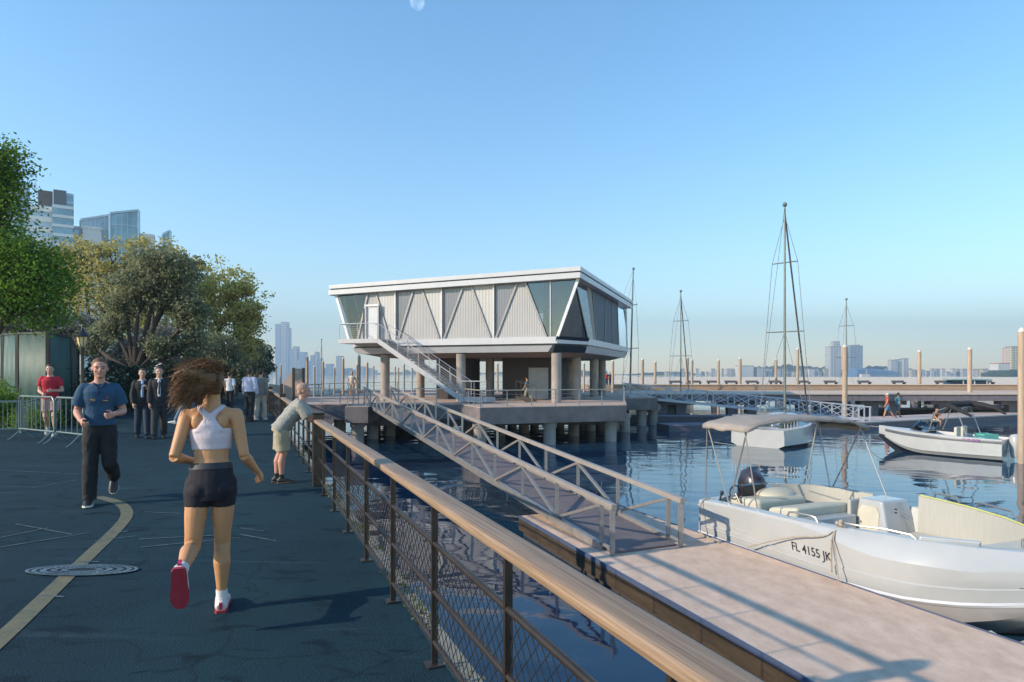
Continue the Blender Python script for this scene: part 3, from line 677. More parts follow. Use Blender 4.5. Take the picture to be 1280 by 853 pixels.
# far pier
M_tan = mat('tan_timber', (.36,.25,.17), .8, 0, var=.15, scale=.8, stretch=(1,1,6)); M_tanlight = mat('light_tan_cap', (.58,.44,.34), .8, 0, var=.08)
M_whitewall = mat('pale_parapet', (.62,.58,.55), .8, 0, var=.06)
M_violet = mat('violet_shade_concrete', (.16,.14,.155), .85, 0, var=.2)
T = thing('far_pier', (28, 52, 0), 'long tan timber pier on splayed legs crossing behind the white gangway', 'pier')
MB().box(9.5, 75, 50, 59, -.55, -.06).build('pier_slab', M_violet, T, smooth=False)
MB().box(9.4, 75, 49.9, 59, -.056, .03).build('deck_edge', M_tanlight, T, smooth=False)
MB().box(9.4, 75, 59.1, 59.3, -.4, .52).build('parapet', M_tan, T, smooth=False)
MB().box(9.4, 75, 59.0, 59.5, .523, .60).build('parapet_cap', M_tanlight, T, smooth=False)
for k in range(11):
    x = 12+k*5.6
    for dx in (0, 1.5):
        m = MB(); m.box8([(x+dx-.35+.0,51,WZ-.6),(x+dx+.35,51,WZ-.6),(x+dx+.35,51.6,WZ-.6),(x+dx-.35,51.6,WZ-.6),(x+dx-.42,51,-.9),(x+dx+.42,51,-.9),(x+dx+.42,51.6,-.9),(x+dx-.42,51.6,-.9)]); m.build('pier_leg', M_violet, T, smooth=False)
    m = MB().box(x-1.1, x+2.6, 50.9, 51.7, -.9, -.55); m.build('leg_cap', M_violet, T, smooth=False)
T = thing('outer_pier', (20, 78, .1), 'pale outer pier with a low white parapet under the skyline', 'pier')
MB().box(9, 130, 76, 84, -.5, .12).build('pier_slab', M_tan, T, smooth=False)
MB().box(9, 130, 84, 84.3, .12, 1.12).build('parapet', M_whitewall, T, smooth=False)
m = MB()
for k in range(30): x = 12+k*4; m.box(x, x+.8, 76.5, 77.2, WZ-.5, -.5)
m.build('pier_leg', M_violet, T, smooth=False)
# benches on the outer pier
def make_bench(loc, label):
    T = thing('bench', loc, label, 'bench', 'dark benches along the outer pier')
    x, y, z = loc
    MB().box(x-.75, x+.75, y-.25, y+.3, z+.36, z+.44).build('seat', M_dark, T, smooth=False)
    MB().box8([(x-.75,y+.26,z+.46),(x+.75,y+.26,z+.46),(x+.75,y+.31,z+.46),(x-.75,y+.31,z+.46),(x-.75,y+.36,z+.62),(x+.75,y+.36,z+.62),(x+.75,y+.41,z+.62),(x-.75,y+.41,z+.62)]).build('backrest', M_dark, T, smooth=False)
    for s in (-1, 1): MB().box(x+s*.6-.05, x+s*.6+.05, y-.2, y+.25, z, z+.36).build('leg', M_dark, T, smooth=False)
    return T
us = (845,869,892,914.5,941,970,1005,1039,1081,1124,1178,1235); bl = 'dark bench on the outer pier'
pos_words = ('leftmost dark bench on the outer pier','second dark bench from the left on the outer pier','third dark bench from the left on the outer pier','fourth dark bench from the left on the outer pier','dark bench on the outer pier just left of the tall mast','dark bench on the outer pier directly behind the tall mast','dark bench on the outer pier right of the tall mast','dark bench on the outer pier left of the white towers','dark bench on the outer pier below the white towers','dark bench on the outer pier below the twin apartment blocks','dark bench on the outer pier between the two right-hand piles','rightmost dark bench on the outer pier near the cabin boat')
b0 = None
for k, (u, lb) in enumerate(zip(us, pos_words)):
    x = (u-640)/F*77; loc = V((x, 77, .12))
    if b0 is None: b0 = make_bench(loc, lb)
    else: dup(b0, loc, 0, lb)
# ================================================================ PILES
pile_spec = [  # u, top v, Y, radius, words
 (1277,415,24.9,.20,'thick tan pile at the right edge beside the speedboat stern'),
 (1056,434,48,.30,'tall tan pile in front of the white towers'),
 (1149,440,60,.28,'tan pile standing right of the twin apartment blocks'),
 (1212,437,53,.28,'tan pile rising behind the speedboat canopy'),
 (898,451,72,.24,'slim pale pile left of the low white far building'),
 (925,449,68,.26,'pale pile in front of the low white far building'),
 (970,450,70,.24,'pale pile just left of the tallest mast'),
 (997,437,64,.22,'brown pile just right of the tallest mast'),
 (859,448,68,.26,'pale pile right beside the short mast, the left one of two'),
 (865,451,73,.24,'pale pile right beside the short mast, the right one of two'),
 (803,450,66,.26,'pale pile right of the leaning mast by the building'),
 (819,453,74,.24,'second pale pile right of the leaning mast'),
 (766,452,72,.24,'pale pile left of the mast beyond the building corner'),
 (747,449,60,.24,'tan pile just beyond the right corner of the building'),
 (384,447,58,.26,'dark tan pile above the leaning man'),
 (404,453,66,.24,'dark tan pile next to the thin distant mast'),
 (418,460,80,.26,'short pale pile right of the thin distant mast'),
 (429,449,60,.24,'slim brown pile left of the standing man on the pier'),
 (449,446,57,.28,'tall brown pile just right of the standing man on the pier'),
 (446,457,76,.22,'short pile behind the tall brown pile'),
 (459,454,64,.24,'tan pile left of the front left building column'),
 (467,458,84,.24,'pale pile touching the front left building column'),
 (479,453,62,.24,'brown pile right of the front left building column'),
 (393,459,76,.26,'pale tan pile behind the leaning man'),
 (494,459,84,.22,'pale pile under the stair, left of a close pair'),
 (498,460,90,.22,'pale pile under the stair, right of a close pair'),
 (505,456,70,.22,'brown pile under the middle of the stair'),
 (515,460,88,.22,'pale pile beside the second building column'),
 (351,457,90,.26,'pale pile at the gate, second from the left'),
 (345,460,100,.26,'pale pile at the left end of the row by the trees'),
 (598,451,62,.24,'brown pile seen between the lower columns'),
 (593,458,80,.22,'pale pile left of the brown one between the lower columns'),
 (636,457,76,.24,'pale pile seen between the middle columns'),
 (622,455,70,.24,'tan pile beside the middle column'),
 (724,452,60,.24,'tan pile seen behind the right columns'),
 (730,455,68,.24,'pale pile just left of the last right column')]
src = {}
for u, vt, Y, r, lb in pile_spec:
    r *= .62 if u > 735 else .48
    zt = EYE-(vt-HZ)/F*Y; x = (u-640)/F*Y
    m = MB(); m.tube((x,Y,WZ-1.5), (x,Y,zt), r, 16)
    o = thing('mooring_pile', (x,Y,WZ), lb, 'pile', 'mooring piles'); m.build('shaft', M_pile, o)
    m = MB(); m.tube((x,Y,zt+.002), (x,Y,zt+.16), r*1.06, 16, r2=r*.45); m.build('cap', mat('pale_pile_cap', (.6,.55,.5), .6), o)
# entrance gate left of the pier
T = thing('entrance_gate', at(365,500,30), 'tan slatted entrance panels with a sloping top at the pier approach', 'gate')
M_gate = mat('tan_slatted_panel', (.45,.34,.28), .7, 0, var=.12, stretch=(14,14,1), scale=2)
def gpan(P, Y, nm='panel', th=.06, mt=M_gate):
    Q = [at(u, v, Y) for u, v in P]; n = len(Q); m = MB(); i = 0
    m.v = [tuple(q) for q in Q]+[(q.x, q.y+th, q.z) for q in Q]; m.f = [tuple(range(n)), tuple(range(2*n-1,n-1,-1))]+[(k,(k+1)%n,n+(k+1)%n,n+k) for k in range(n)]
    m.build(nm, mt, T, smooth=False)
gpan([(352,501),(366.5,501),(366.5,462),(352,481)], 29)
gpan([(368,497),(379,497),(379,461),(368,461)], 30.5)
gpan([(336,497),(351,497),(351,482),(336,480)], 31)
for u, v, Y in ((367,460,28.9),(352,480,28.9),(379.5,460,30.4)):
    x = at(u, v, Y).x; MB().box(x-.05, x+.05, Y-.05, Y+.05, 0 if u < 375 else -.3, at(u,v,Y).z).build('gate_post', M_rail_dark, T, smooth=False)
# ================================================================ BOATS
def interp(tab, x):
    for (a, fa), (b_, fb) in zip(tab[:-1], tab[1:]):
        if x <= b_:
            t = (x-a)/(b_-a); t = max(0, min(1, t)); return fa+(fb-fa)*t
    return tab[-1][1]
def smooth_tab(tab, x):
    return (interp(tab, x-.12)+interp(tab, x)*2+interp(tab, x+.12))/4
# ---- foreground deck boat; local x along the hull (0 stern), y across, z above the water
BO = V((4.9,13.2,WZ)); T = thing('motorboat', BO, 'large white open motorboat with beige canopy moored beside the near dock', 'motorboat', local=True, rz=math.atan2(-.9187,.395))
LB = 5.75
bt = [(0,1.36),(.5,1.42),(2,1.46),(3.4,1.45),(4.2,1.32),(4.8,1.05),(5.3,.66),(5.6,.32),(5.75,.06)]
sh = [(0,1.0),(.25,1.04),(1,1.09),(2.4,1.13),(4,1.18),(5.75,1.24)]
def rise(s): return max(0, (s-3.6)/2.15)**2.2
def lowz(z, s): r = rise(s); return z+(.75-z)*r*.85
def tw_(s): t = max(0, min(1, (s-2.6)/1.3)); return t*t*(3-2*t)
def outer(s):
    b_ = smooth_tab(bt, s); S = smooth_tab(sh, s); r = rise(s)
    return b_, S, [(b_*.945,lowz(.36,s)+.04),(b_*.955,.50+.12*r*3),(b_*.968,.585+.12*r*2.4),(b_*.950,.60+.12*r*2.4),(b_*.975,.78+.02*r),(b_*(.99-.005*tw_(s)),S-.055-.24*tw_(s)),(b_*(.985-.05*tw_(s)),S-.03-.14*tw_(s)),(b_*(.975-.10*tw_(s)),S-.008-.055*tw_(s)),(b_*(.955-.14*tw_(s)),S)]
ss = [0,.06,.25,.6,1,1.5,2,2.5,3,3.4,3.8,4.2,4.5,4.8,5.05,5.3,5.5,5.65,5.75]
rows = []; rowsb = []; inner = []
for s in ss:
    b_, S, O = outer(s); rr = [( s, -y, z) for y, z in O]
    k = .97 if s == 0 else 1
    rr = [(s+(.10 if s == 0 else 0)*(z-.3), y*k, z) for (_, y, z) in rr]
    full = rr+[(x, -y, z) for (x, y, z) in reversed(rr)]
    rows.append(rr)
    rowsb.append([(s, -b_*.945*k, lowz(.36,s)+.038),(s, -b_*.94, lowz(.25,s)),(s, -b_*.9, lowz(.06,s)),(s, -b_*.5, lowz(-.2,s)),(s, 0, lowz(-.38,s)),(s, b_*.5, lowz(-.2,s)),(s, b_*.9, lowz(.06,s)),(s, b_*.94, lowz(.25,s)),(s, b_*.945*k, lowz(.36,s)+.038)])
def hull_y_(s, z):
    O = outer(s)[2]
    for (y0, z0), (y1, z1) in zip(O[:-1], O[1:]):
        if z0 <= z <= z1: return y0+(y1-y0)*(z-z0)/max(1e-6, z1-z0)
    return O[-1][0]
# topsides: both sides plus transom and gunwale, cockpit liner
m = MB(); m.grid(rows); m.grid([[(x,-y,z) for x,y,z in r] for r in rows]); m.build('hull', M_gel, T, sharp=17)
M_bottom = mat('shaded_hull_bottom', (.30,.28,.27), .35, 0, var=.1, scale=2, coat=.2)  # grey puts the shade below the rub rail into the colour
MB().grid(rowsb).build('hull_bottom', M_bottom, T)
m = MB(); m.grid([[(s, sg*(outer(s)[0]*.957), lowz(.36,s)-.025), (s, sg*(outer(s)[0]*.978), lowz(.36,s)+.008), (s, sg*(outer(s)[0]*.957), lowz(.36,s)+.042)] for s in ss for sg in (-1,)]); m.grid([[(s, (outer(s)[0]*.957), lowz(.36,s)-.025), (s, (outer(s)[0]*.978), lowz(.36,s)+.008), (s, (outer(s)[0]*.957), lowz(.36,s)+.042)] for s in ss]); m.build('rub_rail', M_wpanel, T)
# liner
rows2 = []
for s in ss:
    b_, S, O = outer(s); bi = max(.02, b_*(.955-.14*tw_(s))-.13); g = b_*(.955-.14*tw_(s))
    if .25 <= s <= 5.05: q = [(s,-g,S),(s,-max(bi,.02),S+.005),(s,-(bi-.04),S-.05),(s,-(bi-.07),.50),(s,-(bi-.12),.45)]
    else: q = [(s,-g,S),(s,-g*.75,S+.015),(s,-g*.5,S+.02),(s,-g*.25,S+.025),(s,-.01,S+.03)]
    rows2.append(q+[(x,-y,z) for x,y,z in reversed(q)])
m = MB(); m.grid(rows2); st0 = [(0.09*0, p[1], p[2]) for p in rows[0]]
m.quad(*([rows[0][k] for k in range(len(rows[0]))]+[(x,-y,z) for x,y,z in reversed(rows[0])])); m.build('cockpit_liner', mat('liner_gelcoat', (.48,.49,.47), .3, 0, var=.05, coat=.2), T)  # liner gelcoat, slightly paler than the hull
# seats
def rbox(x0,x1,y0,y1,z0,z1,nm,mt,bev=.05,par=T,sk=0.,top=0.):
    m = MB(); m.box8([(x0,y0,z0),(x1,y0,z0),(x1,y1,z0),(x0,y1,z0),(x0+sk,y0,z1),(x1+sk,y0,z1+top),(x1+sk,y1,z1+top),(x0+sk,y1,z1)]); return m.build(nm, mt, par, bevel=bev)
M_piping = mat('yellow_piping', (.5,.5,.16), .5)
M_padgrey = mat('grey_cream_backrest', (.40,.39,.35), .55, 0, var=.06, stretch=(12,1,1), scale=3, bump=.2)
rbox(.35,1.15,-.9,.35,.6,1.10,'sun_pad',M_cream,.1,top=.08); rbox(1.17,1.85,-.75,.55,.6,1.04,'sun_pad',M_cream,.07,top=.12,sk=.06)
rbox(1.87,2.1,-.7,.5,.5,.98,'pad_base',M_gel,.04)
m = MB(); m.ball((.75,-.05,1.15),(.34,.42,.12),20,10); m.build('cushion', M_cream, T)
m = MB(); P = [(.42,.15),(.5,.6),(.75,.95),(1.15,1.12),(1.9,1.17)]
m.grid([[(x,y,.55) for x,y in P],[(x-.03,y+.03,1.24) for x,y in P],[(x-.09,y+.09,1.25) for x,y in P],[(x-.09,y+.09,.55) for x,y in P]]); m.build('aft_backrest', M_padgrey, T)
rbox(.7,1.9,.62,1.1,.46,.82,'aft_seat',M_cream,.05)
rbox(1.92,2.0,.45,1.15,.5,1.22,'seat_divider',M_padgrey,.03)
# console with rounded cream door
m = MB(); m.box8([(1.95,.55,.45),(2.72,.50,.45),(2.78,1.22,.45),(1.95,1.22,.45),(2.02,.62,1.26),(2.50,.60,1.27),(2.56,1.24,1.27),(2.02,1.24,1.26)]); con = m.build('console', M_gel, T, bevel=.05)
pr = [(2.08,.55),(2.46,.55),(2.46,1.05),(2.40,1.14),(2.14,1.14),(2.08,1.05)]
m = MB(); n = len(pr); yy = lambda z: .545+.07*(z-.45)/.8
m.v = [(x, yy(z)-.03, z) for x, z in pr]+[(x, yy(z)+.02, z) for x, z in pr]; m.f = [tuple(range(n)), tuple(range(2*n-1,n-1,-1))]+[(k,(k+1)%n,n+(k+1)%n,n+k) for k in range(n)]
m.build('console_door', M_cream, con, smooth=False, bevel=.012)
m = MB(); m.tube((2.13,.55,.86),(2.13,.51,.86),.018,8); m.build('latch', M_chrome, con)
m = MB()
for z in (1.08,1.14): m.tube((2.60,.80,z),(2.63,.79,z),.014,8)
m.build('switch', M_black, con)
# bow seating
m = MB(); P = [(2.8,1.08),(3.6,.97),(4.3,.74),(4.8,.45)]
m.grid([[(x,y,.52) for x,y in P],[(x,y+.04,1.38-.02*k) for k,(x,y) in enumerate(P)],[(x+.02,y+.13,1.38-.02*k) for k,(x,y) in enumerate(P)],[(x+.02,y+.13,.52) for x,y in P]]); m.grid([[(2.8,1.08,.52),(2.8,1.27,.52)],[(2.8,1.12,1.38),(2.8,1.28,1.38)]]); bb = m.build('bow_backrest', M_padgrey, T)
m = MB(); m.path([(x,y+.085,1.39-.02*k) for k,(x,y) in enumerate(P)], .014, 6); m.path([(2.8,1.10,.53),(2.8,1.14,1.385)], .012, 6); m.build('piping', M_piping, bb)
rbox(2.85,4.5,.50,1.0,.46,.80,'bow_seat',M_cream,.05)
m = MB(); m.box8([(4.35,-.85,.5),(4.9,-.40,.5),(5.0,.55,.5),(4.7,.75,.5),(4.5,-.95,1.12),(5.0,-.45,1.14),(5.08,.45,1.2),(4.85,.70,1.2)]); m.build('bow_cushion', M_cream, T, bevel=.05)
m = MB(); m.box8([(4.2,-1.0,.9),(4.75,-.62,.9),(4.7,-.55,.9),(4.15,-.93,.9),(4.25,-1.0,1.24),(4.85,-.62,1.26),(4.8,-.55,1.26),(4.2,-.93,1.24)]); m.build('bow_deck_rise', M_gel, T, bevel=.03)
# rails
def grab(P, nm='grab_rail', r=.016):
    m = MB(); m.path([V(p) for p in P], r, 8); m.build(nm, M_chrome, T)
def gz(s): return smooth_tab(sh, s)
def gy(s): return -(smooth_tab(bt, s)*(.955-.14*tw_(s))-.05)
grab([(2.25,gy(2.25),gz(2.25)),(2.3,gy(2.3),gz(2.3)+.085),(2.4,gy(2.4),gz(2.4)+.10),(2.72,gy(2.7),gz(2.7)+.10),(2.8,gy(2.8),gz(2.8)+.085),(2.85,gy(2.85),gz(2.85))])
grab([(3.15,gy(3.15),gz(3.15)),(3.22,gy(3.2),gz(3.2)+.075),(3.5,gy(3.3),gz(3.3)+.08),(3.8,gy(3.8),gz(3.8)+.07),(4.15,gy(4.15),gz(4.15)+.05),(4.22,gy(4.22),gz(4.22))])
m = MB(); m.tube((3.4,gy(3.4),gz(3.4)),(3.4,gy(3.4),gz(3.4)+.08),.012,6); m.build('rail_stanchion', M_chrome, T)
grab([(3.0,1.22,1.38),(3.03,1.22,1.46),(3.4,1.18,1.46),(3.46,1.16,1.38)]); grab([(3.75,1.10,1.37),(3.8,1.10,1.45),(4.35,.92,1.44),(4.42,.86,1.35)])
grab([(5.15,-.3,1.23),(5.15,-.3,1.33),(5.3,.1,1.33),(5.3,.1,1.24)],'bow_fitting')
# nav light, cleats
m = MB(); m.ball((3.95,-1.235,.93),(.07,.03,.035),12,8); m.build('side_light', M_black, T)
m = MB(); 
for s in (3.22,): m.beam((s-.09,gy(s)-.02,gz(s)+.03),(s+.09,gy(s)-.02,gz(s)+.03),.03,.03); m.tube((s,gy(s)-.02,gz(s)-.02),(s,gy(s)-.02,gz(s)+.03),.02,8)
m.build('cleat', M_chrome, T)
m = MB(); 
for k in range(5): m.ball((3.2+.03*math.sin(k*2.1),gy(3.2)-.02+.03*math.cos(k*2),gz(3.2)+.03+.015*k),.035,8,6)
m.build('rope_knot', M_rope, T)
m = MB()
for k_, (z0, z1, s1) in enumerate(((.74,.66,1.3),(.83,.70,1.1),(.91,.75,.9),(.52,.50,3.2))): m.path([(s_, -(hull_y_(s_, z0+(z1-z0)*(s_/s1)**2)+.003), z0+(z1-z0)*(s_/s1)**2) for s_ in [s1*i/10+.03 for i in range(11)]], [.010]*10+[.003], 6)
m.build('hull_strake', M_gel, T)
# steering wheel + throttle at stern near side
m = MB(); 
for k in range(16):
    a = 2*PI*k/16; a2 = 2*PI*(k+1)/16; m.tube((.62,-.95+.13*math.cos(a),1.22+.13*math.sin(a)),(.62,-.95+.13*math.cos(a2),1.22+.13*math.sin(a2)),.014,6)
m.tube((.62,-.95,1.22),(.75,-.95,1.05),.02,6); m.build('steering_wheel', M_black, T)
m = MB(); m.tube((.35,-1.08,1.05),(.38,-1.06,1.17),.018,6); m.ball((.38,-1.06,1.18),.04,10,6); m.build('throttle', M_black, T)
rbox(.45,.62,-.75,-.2,1.1,1.33,'instrument_panel',M_black,.02)
# outboard engine
m = MB(); m.loft([(-.28,.35,.75),(-.30,.35,.9),(-.30,.35,1.15),(-.26,.35,1.34),(-.20,.35,1.42)],[(.16,.20),(.22,.28),(.23,.30),(.20,.26),(.12,.16)],side=(0,1,0),n=20,power=.75); e = m.build('outboard_engine', mat('dark_engine_cowl', (.03,.025,.035), .25, 0, var=.2, coat=.4), T)
m = MB(); m.loft([(-.30,.35,.8),(-.3,.35,.2),(-.3,.35,-.4)],[(.08,.12),(.06,.10),(.05,.1)],side=(0,1,0)); m.beam((-.25,.35,.8),(.05,.35,.8),.2,.25); m.build('engine_leg', M_black, e)
# canopy
M_canv = mat('beige_canvas', (.30,.26,.23), .9, 0, var=.10, scale=3, bump=.35, bscale=9)
rows = []
for i in range(9):
    s = .38+1.12*i/8; r = []
    for j in range(23):
        t = -1.52+3.1*j/22; c = 1-abs((t-.02)/1.55)**3.2; sa = math.sin(PI*i/8)
        z = 2.53+.17*c+.02*sa*c+.012*math.sin(j*1.9+i*1.3)-.05*(t+1.5)/3
        r.append((s, t, z))
    rows.append(r)
m = MB(); m.grid(rows)
fr = rows[-1]; m.grid([fr, [(x+.02, y, z-.07-.012*math.sin(j*1.3)) for j,(x,y,z) in enumerate(fr)]])
bk = rows[0]; m.grid([bk, [(x-.02, y, z-.065-.01*math.sin(j*1.7)) for j,(x,y,z) in enumerate(bk)]])
l = [r[0] for r in rows]; m.grid([l, [(x, y-.01, z-.08-.012*math.sin(j*2.2)) for j,(x,y,z) in enumerate(l)]])
l = [r[-1] for r in rows]; m.grid([l, [(x, y+.01, z-.10) for (x,y,z) in l]])
cn = m.build('canopy', M_canv, T, solid=.006)
m = MB()
for sgn, t in ((-1,-1.44),(1,1.46)):
    tb = t*.90
    piv = (.85, tb, 1.05 if sgn < 0 else 1.12)
    m.tube((.42,t,2.5), piv, .014, 8); m.tube((1.45,t,2.5), piv, .014, 8); m.tube((.40,t,2.5), (.2,tb,1.05), .011, 8)
    m.tube((1.40,t,2.46), (1.55 if sgn < 0 else 2.1, tb, 1.08 if sgn < 0 else 1.15), .012, 8)
    m.tube((1.15,t,2.2), (.62,t,2.2), .008, 6)
for s in (.42, .95, 1.45): m.path([(s, -1.44+2.9*j/10, 2.50+.15*(1-abs((j-5)/5)**3)) for j in range(11)], .014, 6)
m.build('canopy_frame', M_chrome, cn)
# registration writing
def text_mesh(body, size, name, mt, parent, loc, rot, xs=1.):
    cu = bpy.data.curves.new(name, 'FONT'); cu.body = body; cu.size = size; cu.extrude = .001; cu.offset = .002
    tmp = bpy.data.objects.new(name+'_tmp', cu); COL.objects.link(tmp); dg = bpy.context.evaluated_depsgraph_get()
    me = bpy.data.meshes.new_from_object(tmp.evaluated_get(dg)); bpy.data.objects.remove(tmp); bpy.data.curves.remove(cu)
    for v_ in me.vertices: v_.co.x *= xs
    o = bpy.data.objects.new(name, me); COL.objects.link(o); me.materials.clear(); me.materials.append(mt); o.parent = parent; o.location = loc; o.rotation_euler = rot
    return o
DUMMY=0
rn = text_mesh('FL 4155 JK', .205, 'registration_number', mat('black_lettering', (.02,.02,.03), .5), T, (0,0,0), (0,0,0), .84)
def hull_y(s, z):
    O = outer(s)[2]
    for (y0, z0), (y1, z1) in zip(O[:-1], O[1:]):
        if z0 <= z <= z1: return y0+(y1-y0)*(z-z0)/max(1e-6, z1-z0)
    return O[-1][0]
for v_ in rn.data.vertices:
    s_ = 2.40+v_.co.x; z_ = .625+v_.co.y; v_.co = (s_, -hull_y(s_, z_)-.004-max(0, v_.co.z), z_)
# mooring ropes: things of their own
def rope(pts, r, label, name='mooring_rope'):
    P = [V(p) for p in pts]; m = MB(); m.path(chaik(P, 2), r, 7); o = m.build(name, M_rope, origin=P[0]); tag(o, label, 'rope')
def lw(s, t, z): return BO+DD*s+DN*t+V((0,0,z))
rope([lw(3.2,-1.36,1.12), lw(3.24,-1.46,1.0), lw(3.3,-1.49,.85), lw(3.42,-1.56,.42)], .010, 'pale rope hanging from the boat cleat across the hull number')
rope([lw(3.18,-1.40,1.10), lw(3.1,-1.47,1.0), lw(2.45,-1.50,.86), lw(1.55,-1.53,.47)], .011, 'thin rope slanting left from the boat cleat to the dock')
rope([lw(3.2,-1.38,1.10), lw(3.21,-1.455,1.0), lw(3.22,-1.475,.8), lw(3.23,-1.48,.5)], .013, 'short grey rope hanging straight down through the last letters')
rope([lw(.25,-1.22,1.07), lw(.2,-1.42,1.03), lw(.22,-1.47,.7), lw(.28,-1.52,.42), lw(.6,-1.6,.42), lw(1.0,-1.66,.41)], .013, 'dark stern rope looped over the boat side down to the dock')
# ---- generic closed-deck hull
def hull_rows(L, bm, zs, zb, dk=True, bowp=1.6):
    rows = []; n = 14
    for k in range(n+1):
        x = k/n; s = x*L; b_ = bm/2*(1-max(0,(x-.35)/.65)**bowp)*(.9+.1*min(1,x*4)); S = zs[0]+(zs[1]-zs[0])*x**1.5; r = max(0,(x-.55)/.45)**2
        lo = lambda z: z+(zs[1]*.75-z)*r
        b_ = max(b_, .015)
        q = [(s,-b_*.45,lo(-.25)),(s,-b_*.85,lo(.05)),(s,-b_*.97,lo(zb)),(s,-b_*1.0,lo(zb+.02)),(s,-b_*1.0,(S+zb)/2+.1*r),(s,-b_*.97,S)]
        rows.append([(s,0,lo(-.35))]+q if False else q)
    return rows
def sailboat(u, Y, head, L, mast_h, label, bm=2.4, hull=M_gel, forestay=True, junk=True, tilt=0., name='sailboat', mast_s=.58, mr=.05):
    x = (u-640)/F*Y; h = V((*head, 0)).normalized(); ms = mast_s*L
    O = V((x, Y, WZ))-h*ms; T = thing(name, O, label, 'sailboat', local=True, rz=math.atan2(h.y, h.x))
    R = hull_rows(L, bm, (.85,1.15), .12); m = MB(); m.grid(R); m.grid([[(a,-b_,c) for a,b_,c in r] for r in R])
    m.quad(*([p for p in R[0]]+[(a,-b_,c) for a,b_,c in reversed(R[0])])); m.build('hull', hull, T)
    m = MB(); m.grid([[(r[-1][0], r[-1][1]*f, r[-1][2]+.03*(1-abs(f))) for f in (1,.5,0,-.5,-1)] for r in R]); m.build('deck', M_wpanel, T)
    m = MB(); m.loft([(L*.22,0,.9),(L*.25,0,1.25),(L*.5,0,1.32),(L*.66,0,1.1)],[(bm*.30,.1),(bm*.30,.2),(bm*.24,.2),(bm*.1,.08)],side=(0,1,0),n=14,power=.6); cb = m.build('cabin', M_wpanel, T)
    m = MB()
    for sg in (-1,1):
        for k in range(3): q = L*(.30+.1*k); m.box(q, q+.3, sg*bm*.285-.012, sg*bm*.285+.012, 1.12, 1.26)
    m.build('window', M_navy, cb, smooth=False)
    M_mast = mat('grey_green_mast', (.16,.18,.17), .4, .4)
    m = MB(); m.tube((ms,0,1.0),(ms+tilt,0,mast_h),mr*1.4,10,r2=mr*.8); m.ball((ms+tilt,0,mast_h+.1),.12,8,6); mt = m.build('mast', M_mast, T)
    sp = []
    for fz, w_ in ((.42,.95),(.74,.65)) if mast_h > 9.5 else ((.55,.8),):
        z = 1+(mast_h-1)*fz; sp.append((z, w_)); MB().tube((ms+tilt*fz,-w_,z),(ms+tilt*fz,w_,z),.03,6).build('spreader', M_mast, mt)
    m = MB()
    for sg in (-1,1): m.path([(ms,sg*bm*.46,1.0)]+[(ms+tilt*.5,sg*w_,z) for z, w_ in sp]+[(ms+tilt,0,mast_h*.96)], .016, 4)
    m.tube((0.05,0,.9),(ms+tilt,0,mast_h),.014,4); 
    for sg in (-1,1): m.tube((ms-.5,sg*bm*.46,1.0),(ms,0,sp[0][0]),.012,4)
    m.build('rigging', mat('thin_stay', (.30,.31,.32), .4, .5), T)
    if forestay: m = MB(); m.tube((L*.98,0,1.2),(ms+tilt,0,mast_h*.97),mr*.9,8); m.build('furled_sail', mat('dark_furled_sail', (.06,.06,.065), .8), T)
    m = MB(); m.tube((ms,0,1.75),(ms-L*.36,0,1.7),.06,8); m.build('boom', M_mast, T)
    if junk:
        rr = random.Random(int(u)); m = MB()
        for sg in (-1,1):
            for k in range(5): m.tube((.1+k*.35,sg*bm*.44,.85),(.1+k*.35,sg*bm*.44,1.45),.02,6)
            m.tube((.1,sg*bm*.44,1.45),(1.5,sg*bm*.44,1.45),.02,6)
        m.tube((.1,-bm*.44,1.45),(.1,bm*.44,1.45),.02,6); m.build('stern_rail', M_chrome, T)
        m = MB()
        for k in range(7): m.ball((rr.uniform(.2,1.6),rr.uniform(-.8,.8),rr.uniform(.95,1.3)),(rr.uniform(.1,.3),rr.uniform(.1,.25),rr.uniform(.08,.2)),10,8)
        m.build('cockpit_gear', mat('dark_green_gear', (.05,.07,.07), .7), T)
    return T
sailboat(981,32.6,(.72,.69),6.2,12.0,'pale sailboat with the tallest mast, seen under the beige canopy',bm=2.9,mast_s=.5)
sailboat(787,50,(.9,.4),8,11.6,'sailboat with leaning green mast beyond the right corner of the building',tilt=.35,forestay=False,mr=.06)
sailboat(851,56,(.5,.85),7,10.6,'small sailboat with mast and furled sail behind the white gangway',mr=.05)
sailboat(1058,63,(.6,.8),7,10.7,'sailboat whose slim mast stands between the two white towers',forestay=False,mr=.05)
sailboat(402,100,(.8,.6),7,8.7,'distant sailboat with thin green mast left of the pier man',forestay=False,junk=False,mr=.07)
# ---- speedboat at right
SO = V((20.1,25.9,WZ)); hd = V((-2.45,3.1,0)).normalized()
T = thing('speedboat', SO, 'white and grey speedboat with black folded canopy moored by the right-hand pile', 'speedboat', local=True, rz=math.atan2(hd.y, hd.x))
R = hull_rows(4.9, 2.0, (.85,1.05), .18, bowp=2.2); m = MB(); m.grid([r[1:] for r in R]); m.grid([[(a,-b_,c) for a,b_,c in r[1:]] for r in R]); 
m.quad(*([p for p in R[0]]+[(a,-b_,c) for a,b_,c in reversed(R[0])])); m.build('hull', M_gel, T)
m = MB(); m.grid([[(r[0][0],r[0][1],r[0][2]-.2),r[0],(r[1][0],r[1][1]*1.012,r[1][2]+.02)] for r in R]); m.grid([[(r[0][0],-r[0][1],r[0][2]-.2),(r[0][0],-r[0][1],r[0][2]),(r[1][0],-r[1][1]*1.012,r[1][2]+.02)] for r in R]); m.build('boot_stripe', M_navy, T)
m = MB(); 
